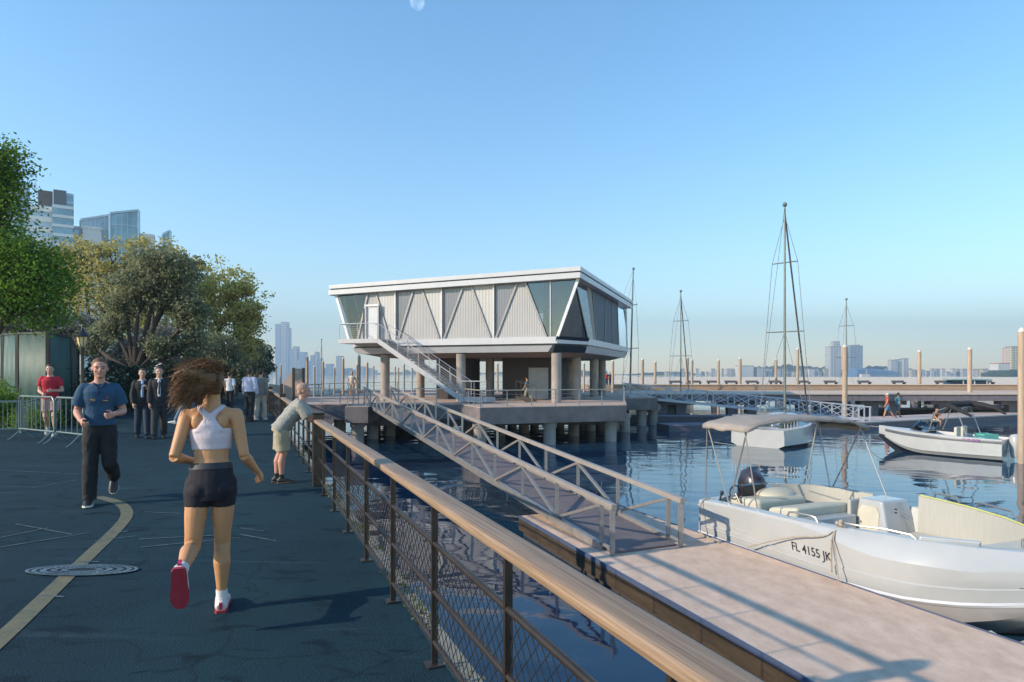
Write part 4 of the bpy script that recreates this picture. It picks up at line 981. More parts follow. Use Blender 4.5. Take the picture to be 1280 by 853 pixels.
for sg in (-1, 1): m.grid([[(r[4][0],sg*r[4][1]*1.01,r[4][2]+.18),(r[4][0],sg*r[4][1]*1.018,r[4][2]+.24),(r[4][0],sg*r[4][1]*1.0,r[4][2]+.30)] for r in R[:-1]])
m.build('grey_stripe', mat('grey_blue_stripe', (.10,.11,.13), .4), T)
m = MB(); m.grid([[(r[-1][0], r[-1][1]*f, r[-1][2]+.05*(1-abs(f))) for f in (1,.6,0,-.6,-1)] for r in R[8:]]); 
for sg in (-1,1): m.grid([[(r[-1][0], sg*r[-1][1], r[-1][2]),(r[-1][0], sg*r[-1][1]*.78, r[-1][2]+.01),(r[-1][0], sg*r[-1][1]*.76, .4)] for r in R[:9]])
m.box(.0,2.6,-.75,.75,.3,.4); m.build('deck', M_wpanel, T)
m = MB(); m.grid([[(2.9,-.75,1.0),(2.7,-.70,1.4)],[(3.5,-.35,1.05),(3.1,-.32,1.42)],[(3.6,0,1.06),(3.2,0,1.44)],[(3.5,.35,1.05),(3.1,.32,1.42)],[(2.9,.75,1.0),(2.7,.70,1.4)]]); m.build('windscreen', M_glass, T, smooth=True, solid=.01)
for x0 in (1.7,): 
    for y in (-.4,.4): m = MB(); m.box(x0,x0+.5,y-.25,y+.25,.4,.75); m.box(x0-.1,x0+.02,y-.25,y+.25,.7,1.25); m.build('seat', M_cream, T, bevel=.04)
m = MB(); m.path([(2.6,-.85,1.0),(2.3,-.88,1.9),(1.9,-.5,2.1),(1.9,.5,2.1),(2.3,.88,1.9),(2.6,.85,1.0)],.02,6); m.path([(1.2,-.85,.95),(1.5,-.88,1.85),(1.4,-.5,2.08),(1.4,.5,2.08),(1.5,.88,1.85),(1.2,.85,.95)],.02,6); m.build('canopy_frame', M_chrome, T)
m = MB(); m.path([(2.6,-.95,1.75),(2.35,-.95,2.02),(2.0,-.9,2.16),(1.6,-.8,2.2),(1.1,-.7,2.16),(.6,-.65,2.05),(.25,-.62,1.82)],[.05,.10,.13,.14,.12,.09,.04],10); m.path([(1.0,.9,1.75),(1.5,.95,2.02),(1.9,.7,2.16),(1.8,.2,2.18),(1.5,-.6,2.18)],[.05,.09,.11,.12,.1],10); m.build('folded_canopy', mat('black_canvas', (.015,.015,.017), .8, 0, bump=.3), T)
m = MB(); m.loft([(-.2,0,.1),(-.22,0,.5),(-.22,0,.9),(-.18,0,1.05)],[(.12,.12),(.2,.2),(.2,.22),(.1,.12)],side=(0,1,0)); m.build('outboard_engine', M_gel, T)
text_mesh('boat 8088', .24, 'hull_lettering', mat('red_blue_lettering', (.35,.05,.08), .5, col2=(.08,.12,.4), scale=6), T, (1.55,1.015,.70), (PI/2,0,PI), .9) if False else None
m = MB()
for k, (w_, c) in enumerate(((.16,0),(.14,1),(.15,0),(.17,1))): m.box(1.2-k*.16, 1.2-k*.16+w_*.7, .992, 1.006, .74, .83)
m.build('hull_lettering', mat('red_blue_marks', (.35,.05,.08), .5, col2=(.08,.12,.4), scale=4), T, smooth=False)
# teal crate on the stern
cp = SO+hd*.75+V((0,0,.42)); T = thing('crate', cp, 'teal plastic crate on the stern of the right-hand speedboat', 'crate')
Mt = mat('teal_plastic', (.10,.36,.33), .6)
m = MB(); x, y, z = cp.x, cp.y, cp.z; w2 = .27
for a in range(5): zz = z+.02+a*.12; m.box(x-w2,x+w2,y-.3,y-.27,zz,zz+.08); m.box(x-w2,x+w2,y+.27,y+.3,zz,zz+.08); m.box(x-w2,x-w2+.03,y-.3,y+.3,zz,zz+.08); m.box(x+w2-.03,x+w2,y-.3,y+.3,zz,zz+.08)
for a in range(6): xx = x-w2+a*(2*w2-.06)/5; m.box(xx,xx+.06,y-.31,y-.272,z,z+.60); m.box(xx,xx+.06,y+.272,y+.31,z,z+.60)
m.box(x-w2,x+w2,y-.29,y+.29,z,z+.03); m.build('shell', Mt, T, smooth=False)
rope([SO+hd*4.7+V((0,0,1.1)), V((19.0,33,-1.2)), V((20.4,41.2,DZ+.06))], .02, 'rope from the speedboat bow to the far dock')
# ---- cabin boat behind far pier
CP = V(((1246-640)/F*66, 66, WZ)); T = thing('cabin_cruiser', CP, 'white cabin cruiser with dark windows behind the far pier at right', 'cabin cruiser', local=True, rz=PI-.25)
R = hull_rows(9, 3.0, (1.5,2.0), .3); m = MB(); m.grid(R); m.grid([[(a,-b_,c) for a,b_,c in r] for r in R]); m.quad(*([p for p in R[0]]+[(a,-b_,c) for a,b_,c in reversed(R[0])])); m.build('hull', M_gel, T)
m = MB(); m.grid([[(r[-1][0], r[-1][1]*f, r[-1][2]) for f in (1,0,-1)] for r in R]); m.build('deck', M_wpanel, T)
m = MB(); m.box8([(1,-1.1,1.5),(5.4,-1.0,1.6),(5.4,1.0,1.6),(1,1.1,1.5),(1.2,-1,2.8),(4.2,-.85,2.8),(4.2,.85,2.8),(1.2,1,2.8)]); cb = m.build('cabin', M_navy, T, smooth=False)
m = MB(); m.box(.9,4.5,-1.15,1.15,2.803,2.93); m.build('cabin_roof', mat('teal_roof', (.16,.3,.32), .5), cb, smooth=False)
m = MB()
for x in (1.3,2.4,3.4): 
    for sg in (-1,1): m.beam((x,sg*1.08,1.6),(x,sg*1.0,2.8),.08,.06)
m.build('window_post', M_wpanel, cb, smooth=False)
# ---- small dinghy at the lower right corner
O = ral(9.75, 8.08, WZ); T = thing('dinghy', O, 'pale dinghy just visible at the bottom right behind the dock edge', 'dinghy', local=True, rz=math.atan2(-.9187,.395))
rows = []
for s in (0,.1,.4,1,1.8,2.4,2.8): 
    b_ = interp([(0,.60),(.1,.66),(.4,.72),(1.8,.68),(2.4,.45),(2.8,.05)], s)
    rows.append([(s,-b_*.2,-.1),(s,-b_*.85,.05),(s,-b_,.26),(s,-b_*1.03,.30),(s,-b_*1.0,.34),(s,-b_*.88,.34),(s,-b_*.8,.12),(s,0,.10),(s,b_*.8,.12),(s,b_*.88,.34),(s,b_*1.0,.34),(s,b_*1.03,.30),(s,b_,.26),(s,b_*.85,.05),(s,b_*.2,-.1)])
m = MB(); m.grid(rows); m.quad(*rows[0]); m.build('hull', mat('cream_gelcoat', (.5,.49,.40), .4), T)
m = MB(); m.box(.6,.85,-.6,.6,.24,.29); m.build('thwart', M_wood, T, smooth=False)
# small workboat on the far water
CP = at(1083, 474, 330); CP.z = WZ; T = thing('workboat', CP, 'tiny red workboat on the open water left of the twin blocks', 'boat', local=True, rz=0)
m = MB(); m.box8([(-4.2,-1.5,-.3),(4.2,-1.5,-.3),(4.2,1.5,-.3),(-4.2,1.5,-.3),(-4.6,-1.7,1.0),(5.2,-1.7,1.4),(5.2,1.7,1.4),(-4.6,1.7,1.0)]); m.build('hull', mat('red_hull', (.35,.07,.05), .5), T, smooth=False)
m = MB(); m.box(-3,1.2,-1.1,1.1,1.3,3.1); m.tube((0,0,3),(0,0,5.5),.12,6); m.build('cabin', M_wpanel, T, smooth=False)
# ================================================================ FAR BUILDINGS
def facademat(name, wall, glass, sx, sz, mortar=.25, rough=.5):
    m = bpy.data.materials.new(name); m.use_nodes = True; nt = m.node_tree; N = nt.nodes; L = nt.links; b = N['Principled BSDF']
    tc = N.new('ShaderNodeTexCoord'); sp = N.new('ShaderNodeSeparateXYZ'); L.new(tc.outputs['Object'], sp.inputs[0])
    a = N.new('ShaderNodeMath'); a.operation = 'ADD'; L.new(sp.outputs[0], a.inputs[0]); L.new(sp.outputs[1], a.inputs[1])
    def grid(x, period, frac):
        d = N.new('ShaderNodeMath'); d.operation = 'DIVIDE'; d.inputs[1].default_value = period; L.new(x, d.inputs[0])
        f = N.new('ShaderNodeMath'); f.operation = 'FRACT'; L.new(d.outputs[0], f.inputs[0])
        g = N.new('ShaderNodeMath'); g.operation = 'GREATER_THAN'; g.inputs[1].default_value = frac; L.new(f.outputs[0], g.inputs[0]); return g.outputs[0]
    mu = N.new('ShaderNodeMath'); mu.operation = 'MULTIPLY'; L.new(grid(a.outputs[0], sx, mortar), mu.inputs[0]); L.new(grid(sp.outputs[2], sz, .35), mu.inputs[1])
    mx = N.new('ShaderNodeMix'); mx.data_type = 'RGBA'; L.new(mu.outputs[0], mx.inputs[0]); mx.inputs[6].default_value = (*wall,1); mx.inputs[7].default_value = (*glass,1)
    L.new(mx.outputs[2], b.inputs['Base Color']); b.inputs['Roughness'].default_value = rough; MATS[name] = m; return m
M_far_w = facademat('pale_far_facade', (.62,.60,.56), (.25,.28,.33), 6, 4)
M_far_g = facademat('blue_far_facade', (.30,.36,.42), (.14,.2,.28), 8, 5)
M_far_c = facademat('cream_far_facade', (.62,.54,.38), (.3,.28,.24), 5, 3.4)
M_plain_w = mat('plain_far_white', (.6,.58,.55), .8, 0, var=.1, scale=.05)
def block(name, u0, u1, vt, Y, mt, label, group=None, vb=471, dep=None, steps=()):
    a = at(u0, vb, Y); c = at(u1, vt, Y); zb = WZ-.5 if vb >= 470 else a.z; w_ = c.x-a.x; dep = dep or min(w_*1.0, 60)
    T = thing(name, V(((a.x+c.x)/2, Y, zb)), label, 'building', group)
    MB().box(a.x, c.x, Y, Y+dep, zb, c.z).build('wall', mt, T, smooth=False)
    MB().box(a.x-.2, c.x+.2, Y-.2, Y+dep+.2, c.z+.01, c.z+max(.5, Y*.0012)).build('roof', M_conc, T, smooth=False)
    for (s0, s1, sv) in steps:
        p = at(s0, sv, Y); q = at(s1, sv, Y); MB().box(p.x, q.x, Y+dep*.2, Y+dep*.8, c.z+max(.5, Y*.0012)+.01, p.z).build('rooftop_block', mt, T, smooth=False)
    return T
block('tower', 1038, 1051.5, 434, 1480, M_far_w, 'tall white tower across the water, the left of two', steps=((1043,1051.5,426.5),))
block('tower', 1063, 1078.5, 433, 1480, M_far_g, 'bluish tower across the water beside the white one', steps=((1066,1077,431),))
block('apartment_block', 1114, 1122, 451, 1450, M_far_w, 'lowest and leftmost of the three slim white blocks across the water')
block('apartment_block', 1122.6, 1129, 450, 1455, M_plain_w, 'middle one of the three slim white blocks across the water')
block('apartment_block', 1129.5, 1135.5, 449, 1450, M_far_w, 'rightmost of the three slim white blocks across the water')
block('low_building', 925, 942, 458, 1400, M_plain_w, 'long low white building across the water near the pale pile')
block('low_building', 947, 957, 460, 1400, M_far_w, 'small white building with blue windows right of the long low one')
T = thing('shed', at(1098, 470, 1300), 'long blue curved roof shed at the far waterline', 'shed')
m = MB(); rows = []
for k in range(21):
    u = 1072+50*k/20; zt = at(u, 460.5+3.5*(k/20)**2+4*max(0,.15-k/20), 1300).z; x = at(u, 0, 1300).x
    rows.append([(x,1300,WZ-.5),(x,1300,zt-3),(x,1310,zt),(x,1330,zt),(x,1340,WZ-.5)])
m.grid(rows); m.quad(*rows[0]); m.quad(*reversed(rows[-1])); m.build('shell', mat('blue_shed_cladding', (.10,.20,.34), .5, 0, var=.15, scale=.02), T, smooth=False)
block('apartment_block', 1257.5, 1263.5, 436, 890, facademat('red_stripe_facade', (.55,.28,.2), (.6,.55,.5), 12, 3.5), 'red striped apartment tower on the wooded hill at right', vb=462)
block('apartment_block', 1264.2, 1274, 434, 880, M_far_c, 'cream apartment tower on the wooded hill at right', vb=462)
T = block('villa', 1248, 1262, 455, 860, M_plain_w, 'low white villa with orange roof on the wooded hill', vb=463)
for ch in T.children:
    if ch.name.startswith('roof'): ch.data.materials.clear(); ch.data.materials.append(mat('orange_roof_tiles', (.45,.16,.08), .8))
rr = random.Random(11); k = 0
for u in np.arange(832, 1240, 6.4):
    if 1036 < u < 1080 or 922 < u < 958 or 1112 < u < 1137: continue
    hgt = rr.choice((462,463,464.5,465.5,466)); wd = rr.uniform(2.5,7); o = block('low_building', u, u+wd, hgt, 1430+rr.uniform(-20,20), rr.choice((M_far_w,M_far_g,M_plain_w,M_far_c)), 'one of the small low buildings along the far right shoreline', 'small low buildings along the far right shoreline')
# skyline at left, very far
M_sky_b = facademat('blue_glass_tower', (.22,.33,.45), (.10,.20,.34), 14, 9, .3); M_sky_w = facademat('pale_stone_tower', (.42,.42,.42), (.22,.25,.3), 12, 9, .3)
for u0, u1, vt, mt, lb in ((344,350.5,406,M_sky_b,'left half of the tallest blue glass tower on the left skyline'),(351,358,403.5,M_sky_w,'pale middle tower of the tallest cluster on the left skyline'),(358.3,360.5,411,M_sky_b,'slim right flank of the tallest cluster on the left skyline'),(361.5,366,437,M_sky_b,'blue pointed tower right of the tallest cluster'),(366.3,371,434,M_sky_w,'pale stepped tower right of the tallest cluster'),(374,381,441,M_sky_b,'mid height blue block over the leaning man'),(388,392.5,445,M_sky_b,'blue block above the dark pile'),(393.5,396.5,441,M_sky_w,'slim pale tower left of the thin distant mast'),(370.5,374,451,M_sky_w,'low block between the two blue skyline blocks'),(382,387.5,452,M_sky_b,'low bluish block behind the gate panels'),(407,415,456,M_sky_b,'wide low block right of the thin distant mast'),(398,401,449,M_sky_b,'small tower just left of the thin distant mast'),(420,427,446,M_sky_w,'faint broad tower left of the building end')):
    block('skyscraper', u0, u1, vt, 2850, mt, lb, dep=40)
for k, u in enumerate(np.arange(335, 470, 5.5)): block('low_building', u, u+rr.uniform(3,5), rr.uniform(459,465), 2880, rr.choice((M_sky_b,M_sky_w)), 'one of the faint low blocks at the foot of the left skyline', 'faint low blocks at the foot of the left skyline', dep=30)
# city blocks behind the trees
def banded(name, u0, u1, vt, Y, label, slabm, glassm, fl=3.6, dep=16, fins=0, group=None, zbase=0., slant=0., band=.9):
    um = (u0+u1)/2; d = V(((um-640)/F, 1, 0)).normalized(); r = V((d.y, -d.x, 0)); D = Y/d.y; top = EYE-(vt-HZ)/F*Y
    def corner(u): k = V(((u-640)/F, 1, 0)); return (k*(D/k.dot(d))).dot(r)
    x0, x1 = corner(u0), corner(u1); o = V((0,0,0))
    T = thing(name, d*D+r*((x0+x1)/2)+V((0,0,zbase)), label, 'building', group)
    def W(x, y, z): return r*x+d*(D+y)+V((0,0,z))
    def bx(m, xa, xb, ya, yb, za, zb): m.box8([W(xa,ya,za),W(xb,ya,za),W(xb,yb,za),W(xa,yb,za),W(xa,ya,zb),W(xb,ya,zb),W(xb,yb,zb),W(xa,yb,zb)])
    MB().box8([W(x0,0,zbase),W(x1,0,zbase),W(x1,dep,zbase),W(x0,dep,zbase),W(x0,0,top-slant),W(x1,0,top),W(x1,dep,top),W(x0,dep,top-slant)]).build('glass_wall', glassm, T, smooth=False)
    m = MB(); z = top-.3
    while z > 30:
        if slant == 0 or z < top-slant-.5: bx(m, x0-.3, x1+.3, -.3, dep+.3, z-band, z)
        z -= fl
    m.build('floor_band', slabm, T, smooth=False)
    if fins:
        m = MB()
        for k in range(fins+1): x = x0+(x1-x0)*k/fins; bx(m, x-.12, x+.12, -.45, -.31, 30, top-slant*(1-k/fins))
        m.build('window_mullion', slabm, T, smooth=False)
    if slant:
        m = MB(); m.beam(W(x0,-.2,top-slant+.3),W(x1,-.2,top+.3),.8,.8); m.beam(W(x1,-.2,top),W(x1,-.2,30),.7,.7); m.beam(W(x0,-.2,top-slant),W(x0,-.2,30),.7,.7); m.build('roof_frame', slabm, T, smooth=False)
    T['_bx'] = 0; del T['_bx']
    def add(u0_, u1_, va, nm, mt_):
        m = MB(); zt = EYE-(va-HZ)/F*Y; bx(m, corner(u0_), corner(u1_), 1, dep-1, top+.01, zt); m.build(nm, mt_, T, smooth=False)
    T_add[T.name] = add
    return T
T_add = {}
M_bl_w = mat('white_cladding', (.8,.8,.8), .5, 0, var=.06, scale=.1); M_bl_g = mat('blue_green_curtain_glass', (.24,.36,.42), .12, .3, var=.35, scale=.12); M_bl_g2 = mat('pale_curtain_glass', (.42,.50,.56), .15, .3, var=.3, scale=.1)
banded('office_tower', -40, 36.5, 226, 250, 'banded blue glass tower partly hidden by the left green tree', M_bl_w, M_bl_g2, fl=3.3)
T = banded('office_tower', 38.5, 66, 257, 247, 'white banded tower with a brown box on its roof', M_bl_w, M_bl_g2, fl=4.0, band=2.0)
T_add[T.name](47.5, 66, 237, 'rooftop_box', mat('brown_rooftop_cladding', (.13,.10,.09), .7, 0, var=.1))
T = banded('office_tower', 66.3, 91, 256.5, 247, 'blue banded wing right of the white tower', M_bl_w, M_bl_g, fl=3.6, band=1.1)
T_add[T.name](66.6, 83, 237.5, 'rooftop_box', mat('dark_grey_cladding', (.09,.10,.12), .5))
banded('office_tower', 83.3, 91, 242, 252, 'narrow blue glass shaft rising behind the banded wing', M_bl_g2, M_bl_g, fl=3)
banded('office_tower', 92, 100, 283, 260, 'small pale block between the banded wing and the slanted tower', M_bl_w, M_bl_g2)
banded('office_tower', 101, 137, 268, 262, 'slant roofed glass building, its lower left half', M_bl_w, M_bl_g2, slant=3.2, fins=6, fl=5)
banded('office_tower', 137.5, 173.5, 262, 258, 'slant roofed dark glass building, its taller right half', M_bl_g2, M_bl_g, slant=2.5, fins=5, fl=6, band=.4)
banded('office_tower', 103, 127, 283, 256, 'white clad block in front of the slanted glass building', M_bl_w, M_bl_w, fl=5)
banded('office_tower', 174, 193, 292.5, 265, 'low white block right of the slanted glass building', M_bl_w, M_bl_w)
banded('office_tower', 203, 213, 289, 268, 'small peaked glass building at the right end of the city blocks', M_bl_g2, M_bl_g, slant=2., fins=2)
# ================================================================ STREET FURNITURE ON THE LEFT
# construction screen
M_net = mat('dark_green_netting', (.006,.055,.05), .6, 0, scale=.9, col2=(.03,.11,.10), bump=.5, bscale=3)
M_netl = mat('faded_green_netting', (.008,.05,.045), .6, 0, scale=1.3, col2=(.035,.095,.085), bump=.5, bscale=3)
cps = [at(-60,0,24.5), at(4,0,22.5), at(22,0,22), at(60,0,21.5), at(88,0,24.5), at(97,0,30)]
T = thing('construction_screen', V((cps[2].x,cps[2].y,0)), 'dark green netted construction screen behind the red shirted runner', 'construction screen')
for k, (p, q) in enumerate(zip(cps[:-1], cps[1:])):
    h0 = 2.45 if k == 0 else 2.95; h1 = 2.95
    if k == 4: h1 = 2.7
    m = MB(); rows = []
    for i in range(13):
        t = i/12; a = p.lerp(q, t); nn = (q-p).cross(V((0,0,1))).normalized()*.06*math.sin(t*19+k)
        rows.append([V((a.x,a.y,.05))+nn, V((a.x,a.y,1.3))+nn*.3, V((a.x,a.y,h0+(h1-h0)*t))])
    m.grid(rows); m.build('netting_panel', M_netl if k == 2 else M_net, T, solid=.015)
for k, p in enumerate(cps): MB().box(p.x-.05, p.x+.05, p.y-.05, p.y+.05, 0, 2.45 if k == 0 else 2.99 if k < 5 else 2.7).build('post', M_navy, T, smooth=False)
m = MB()
for k, (p, q) in enumerate(zip(cps[:-1], cps[1:])): m.beam((p.x,p.y,2.45 if k == 0 else 2.97),(q.x,q.y,2.97 if k < 4 else 2.7),.06,.06)
m.build('top_bar', M_navy, T, smooth=False)
# crowd barriers
M_galv = mat('greenish_galvanised', (.14,.19,.19), .4, .3)
def barrier(p, q, label, h=1.05, bars=7):
    p = V(p); q = V(q); d = (q-p).normalized(); n_ = V((-d.y,d.x,0)); T = thing('crowd_barrier', (p+q)/2, label, 'barrier')
    m = MB(); up = V((0,0,1)); m.path([p+up*.25, p+up*(h-.1), p+d*.1+up*h, q-d*.1+up*h, q+up*(h-.1), q+up*.25, ], .024, 8); m.tube(p+up*.26, q+up*.26, .02, 8); m.build('frame', M_galv, T)
    m = MB(); L_ = (q-p).length
    for k in range(1, bars+1): a = p+d*L_*k/(bars+1); m.tube(a+up*.26, a+up*h, .011, 6)
    m.build('bar', M_galv, T)
    for a in (p+d*.12, q-d*.12):
        m = MB(); m.path([a-n_*.28, a-n_*.2+up*.05, a+up*.26, a+n_*.2+up*.05, a+n_*.28], .018, 6); m.build('foot', M_galv, T)
barrier(V((at(24,0,15.6).x,15.6,0)), V((at(68,0,14.7).x,14.7,0)), 'metal crowd barrier left of the steel barrier end by the runner in red')
barrier(V((at(69.5,0,14.75).x,14.75,0)), V((at(104,0,14.0).x,14.0,0)), 'metal crowd barrier just left of the man in the blue shirt', bars=4)
# low garden fence
fa = V((-20.5,14.6,0)); fb = V((at(26,0,17.2).x,17.2,0)); T = thing('garden_fence', fa, 'low grey green picket fence at the left edge of the path', 'fence')
MB().beam(fa+V((0,0,.85)), fb+V((0,0,.85)), .05, .05).build('top_rail', M_galv, T); MB().beam(fa+V((0,0,.12)), fb+V((0,0,.12)), .04, .04).build('bottom_rail', M_galv, T)
m = MB()
for k in range(80): a = fa.lerp(fb, k/79); m.tube(a+V((0,0,.12)), a+V((0,0,.85)), .01, 5)
m.build('picket', M_galv, T)
for k in range(5): a = fa.lerp(fb, k/4); MB().beam(a, a+V((0,0,.95)), .06, .06).build('post', M_galv, T)
fa2 = V((at(26,0,17.2).x,17.2,0)); fb2 = ral(-7.9, 30)
T = thing('garden_fence', fa2, 'low fence behind the crowd barriers running back along the planting', 'fence')
MB().beam(fa2+V((0,0,.8)), fb2+V((0,0,.8)), .04, .04).build('top_rail', M_galv, T)
m = MB()
for k in range(70): a = fa2.lerp(fb2, k/69); m.tube(a, a+V((0,0,.8)), .009, 5)
m.build('picket', M_galv, T)
# street lamp
lp = V((at(103,0,19).x,19,0)); T = thing('street_lamp', lp, 'black lamp post with a glass lantern in front of the trees', 'street lamp')
x, y = lp.x, lp.y
m = MB(); m.path([(x,y,0),(x,y,.12),(x,y,.14),(x,y,.5),(x,y,.6),(x,y,2.1),(x,y,2.2),(x,y,2.38)],[.16,.16,.11,.09,.055,.045,.06,.07],14); m.build('pole', M_black, T)
m = MB(); m.path([(x,y,2.40),(x,y,2.5),(x,y,2.68)],[.09,.13,.16],8); lt = m.build('lantern', mat('warm_lantern_glass', (.75,.55,.3), .2), T)
m = MB(); 
for k in range(8): a = 2*PI*k/8; m.tube((x+.095*math.cos(a),y+.095*math.sin(a),2.40),(x+.17*math.cos(a),y+.17*math.sin(a),2.69),.012,4)
m.path([(x,y,2.69),(x,y,2.73),(x,y,2.82),(x,y,2.9),(x,y,3.0)],[.21,.18,.10,.04,.015],10); m.build('lantern_cap', M_black, lt)
# ================================================================ TREES
M_bark = mat('grey_brown_bark', (.07,.055,.045), .95, 0, var=.4, scale=4, stretch=(1,1,.25), bump=.8, bscale=10)
L_dark = leafmat('dark_grey_green_leaves', (.06,.085,.045), (.36,.37,.22), .5)
L_yel = leafmat('yellow_green_leaves', (.30,.29,.06), (.60,.54,.20), .5)
L_yel2 = leafmat('olive_yellow_leaves', (.28,.26,.07), (.56,.50,.21), .5)
L_green = leafmat('fresh_green_leaves', (.06,.14,.014), (.20,.32,.04), .45)
L_grey = leafmat('grey_mauve_leaves', (.09,.095,.09), (.28,.26,.24), .4)
L_teal = leafmat('deep_teal_leaves', (.010,.035,.026), (.035,.075,.045))
def tree(label, u, Y, blobs, lm, n, size, seed, tr=.18, name='tree', base=None, clump=.55, cat='tree', group=None, fork=.35):
    """blobs: (u, v, ru, rv[, dY]) in photo pixels at distance Y -> real ellipsoid masses"""
    bx = (u-640)/F*Y; base_p = V((bx, Y, 0)); T = thing(name, base_p, label, cat, group); rg_ = np.random.default_rng(seed); rr = random.Random(seed)
    C = []; cen = []; vols = [(b_[2]*b_[3]) for b_ in blobs]; tot = sum(vols)
    for b_, vo_ in zip(blobs, vols):
        Yb = Y+(b_[4] if len(b_) > 4 else 0); c = at(b_[0], b_[1], Yb); rx = b_[2]/F*Yb; rz = b_[3]/F*Yb; ry = min(rx, 3.5)
        k = int(n*vo_/tot); nc = max(6, k//55)
        d = rg_.normal(size=(nc,3)); d /= np.linalg.norm(d, axis=1)[:,None]; rad = rg_.uniform(.25,1,nc)**.45
        cc = np.array(c)+d*rad[:,None]*np.array([rx,ry,rz])*rg_.uniform(.7,1.22,(nc,1))
        cen.append((c, cc, rx)); idx = rg_.integers(0, nc, k); sg = np.array([1,1,.7])*clump*max(.35, rx*.20)
        C.append(cc[idx]+rg_.normal(size=(k,3))*sg)
    C = np.concatenate(C); C = C[C[:,2] > .1]
    leaves('crown', C, rg_.uniform(.6,1.3,len(C))*size, lm, T, tuple(base_p), seed)
    m = MB(); fk = V((bx, Y, max(1.0, min(c[0].z for c in cen)*fork+.6))); m.path([base_p-V((0,0,.2)), base_p+V((0,0,.3)), base_p.lerp(fk,.6)+V((rr.uniform(-.15,.15),0,0)), fk], [tr*1.5, tr*1.1, tr*.95, tr*.85], 10)
    for c, cc, rx in cen:
        mid = fk.lerp(c, .55)+V((rr.uniform(-.3,.3),rr.uniform(-.3,.3),rr.uniform(-.2,.4))); m.path(chaik([fk, mid, c], 1), [tr*.6, tr*.5, tr*.42, tr*.3, tr*.22, tr*.2][:len(chaik([fk,mid,c],1))], 7)
        for q in cc[:: max(1, len(cc)//12)]: q = V(q); s_ = mid.lerp(c, rr.uniform(.1,1)); m.path([s_, s_.lerp(q,.5)+V((0,0,.15)), q], [tr*.22, tr*.14, tr*.06], 5)
    m.build('trunk', M_bark, T)
    return T
tree('dark grey green tree with crooked limbs right of the lamp post', 168, 29, [(200,325,34,16),(228,350,26,24),(178,352,34,20),(160,380,22,18),(205,372,22,12),(240,392,20,24),(140,408,20,18),(244,430,20,22,1),(118,428,22,18,1.5),(200,432,24,12)], L_dark, 17000, .165, 21, tr=.24, clump=.6)
tree('olive yellow tree under the glass towers at left', 120, 42, [(110,322,28,26),(145,325,36,28),(185,318,30,20),(80,340,30,32),(215,345,30,35),(130,375,60,34),(190,390,50,40)], L_yel2, 16000, .23, 22, tr=.25, clump=.75)
tree('yellow green tree at the right end of the tree row', 292, 45, [(285,358,34,28),(305,385,28,38),(270,392,34,40),(312,420,22,32),(285,430,40,34)], L_yel, 13000, .23, 23, tr=.25, clump=.75)
tree('bright green tree reaching in at the left edge', -30, 20, [(8,200,20,24),(0,245,22,34),(-20,215,30,34),(28,325,42,30),(50,350,36,28),(0,350,50,40),(35,385,44,24),(-20,300,40,50)], L_green, 30000, .12, 24, tr=.2, clump=.85)
tree('grey mauve small tree behind the green construction screen', 60, 33, [(40,412,34,20),(80,425,36,22),(110,412,24,16),(10,425,30,24),(60,400,30,14)], L_grey, 11000, .17, 25, tr=.14)
tree('grey mauve low tree behind the men in suits', 190, 34, [(195,430,30,22),(165,445,28,20),(220,450,24,20),(140,455,22,16)], L_grey, 9000, .17, 26, tr=.14)
tree('dark tree behind the jogging woman', 262, 38, [(262,440,28,26),(285,455,26,26),(240,470,26,24)], L_dark, 9000, .19, 27, tr=.18)
tree('small olive tree beyond the yellow green tree', 318, 62, [(318,442,18,18),(322,458,14,16),(306,455,18,18)], L_dark, 6000, .28, 28, tr=.2)
tree('farthest dark tree at the right tip of the tree row', 332, 80, [(332,447,9,9),(336,458,7,10),(325,460,12,12)], L_teal, 4000, .32, 29, tr=.18)
tree('pale olive tree behind the dark crooked tree', 205, 52, [(220,335,24,20),(245,345,22,20),(235,380,40,30)], L_yel2, 7000, .28, 30, tr=.2)
def bush(u, Y, ru, h, lm, n, size, seed, label, group=None, a=None):
    x = (u-640)/F*Y; base = V((x, Y, 0)); T = thing('bush', base, label, 'bush', group); rg_ = np.random.default_rng(seed); r = ru/F*Y
    nc = max(8, n//60); d = rg_.normal(size=(nc,3)); d /= np.linalg.norm(d,axis=1)[:,None]; d[:,2] = np.abs(d[:,2])
    cc = np.array([x,Y,.1])+d*np.array([r,min(r,1.6),h*.9])*rg_.uniform(.5,1,(nc,1)); i_ = rg_.integers(0,nc,n); C = cc[i_]+rg_.normal(size=(n,3))*.16; C = C[C[:,2] > .02]
    leaves('foliage', C, rg_.uniform(.6,1.3,len(C))*size, lm, T, tuple(base), seed)
    m = MB()
    for k in range(5): q = cc[k % nc]; m.path([base-V((0,0,.1)), V(q)], [.035,.01], 5)
    m.build('stem', M_bark, T)
bush(-6, 19.5, 30, 1.35, L_green, 5000, .09, 41, 'leafy green bush at the left edge before the green screen')
bush(22, 20.4, 20, .8, L_green, 2500, .08, 42, 'low green bush at the foot of the green screen')
bush(80, 19.8, 22, .55, L_teal, 2500, .08, 43, 'dark low bush behind the runner in red')
bush(45, 18.6, 26, .42, L_green, 2500, .07, 47, 'low ground shrub behind the picket fence')
hb = [(118,23,20,1.9),(140,26,20,2.1),(165,27.5,20,2.0),(190,29,20,2.1),(212,31,20,2.3),(232,33,20,2.3),(250,36,18,2.5),(266,41,17,2.7),(280,47,15,2.8),(292,54,14,3.0),(303,63,12,3.2),(312,74,11,3.4),(320,88,10,3.6),(327,104,8,3.6)]
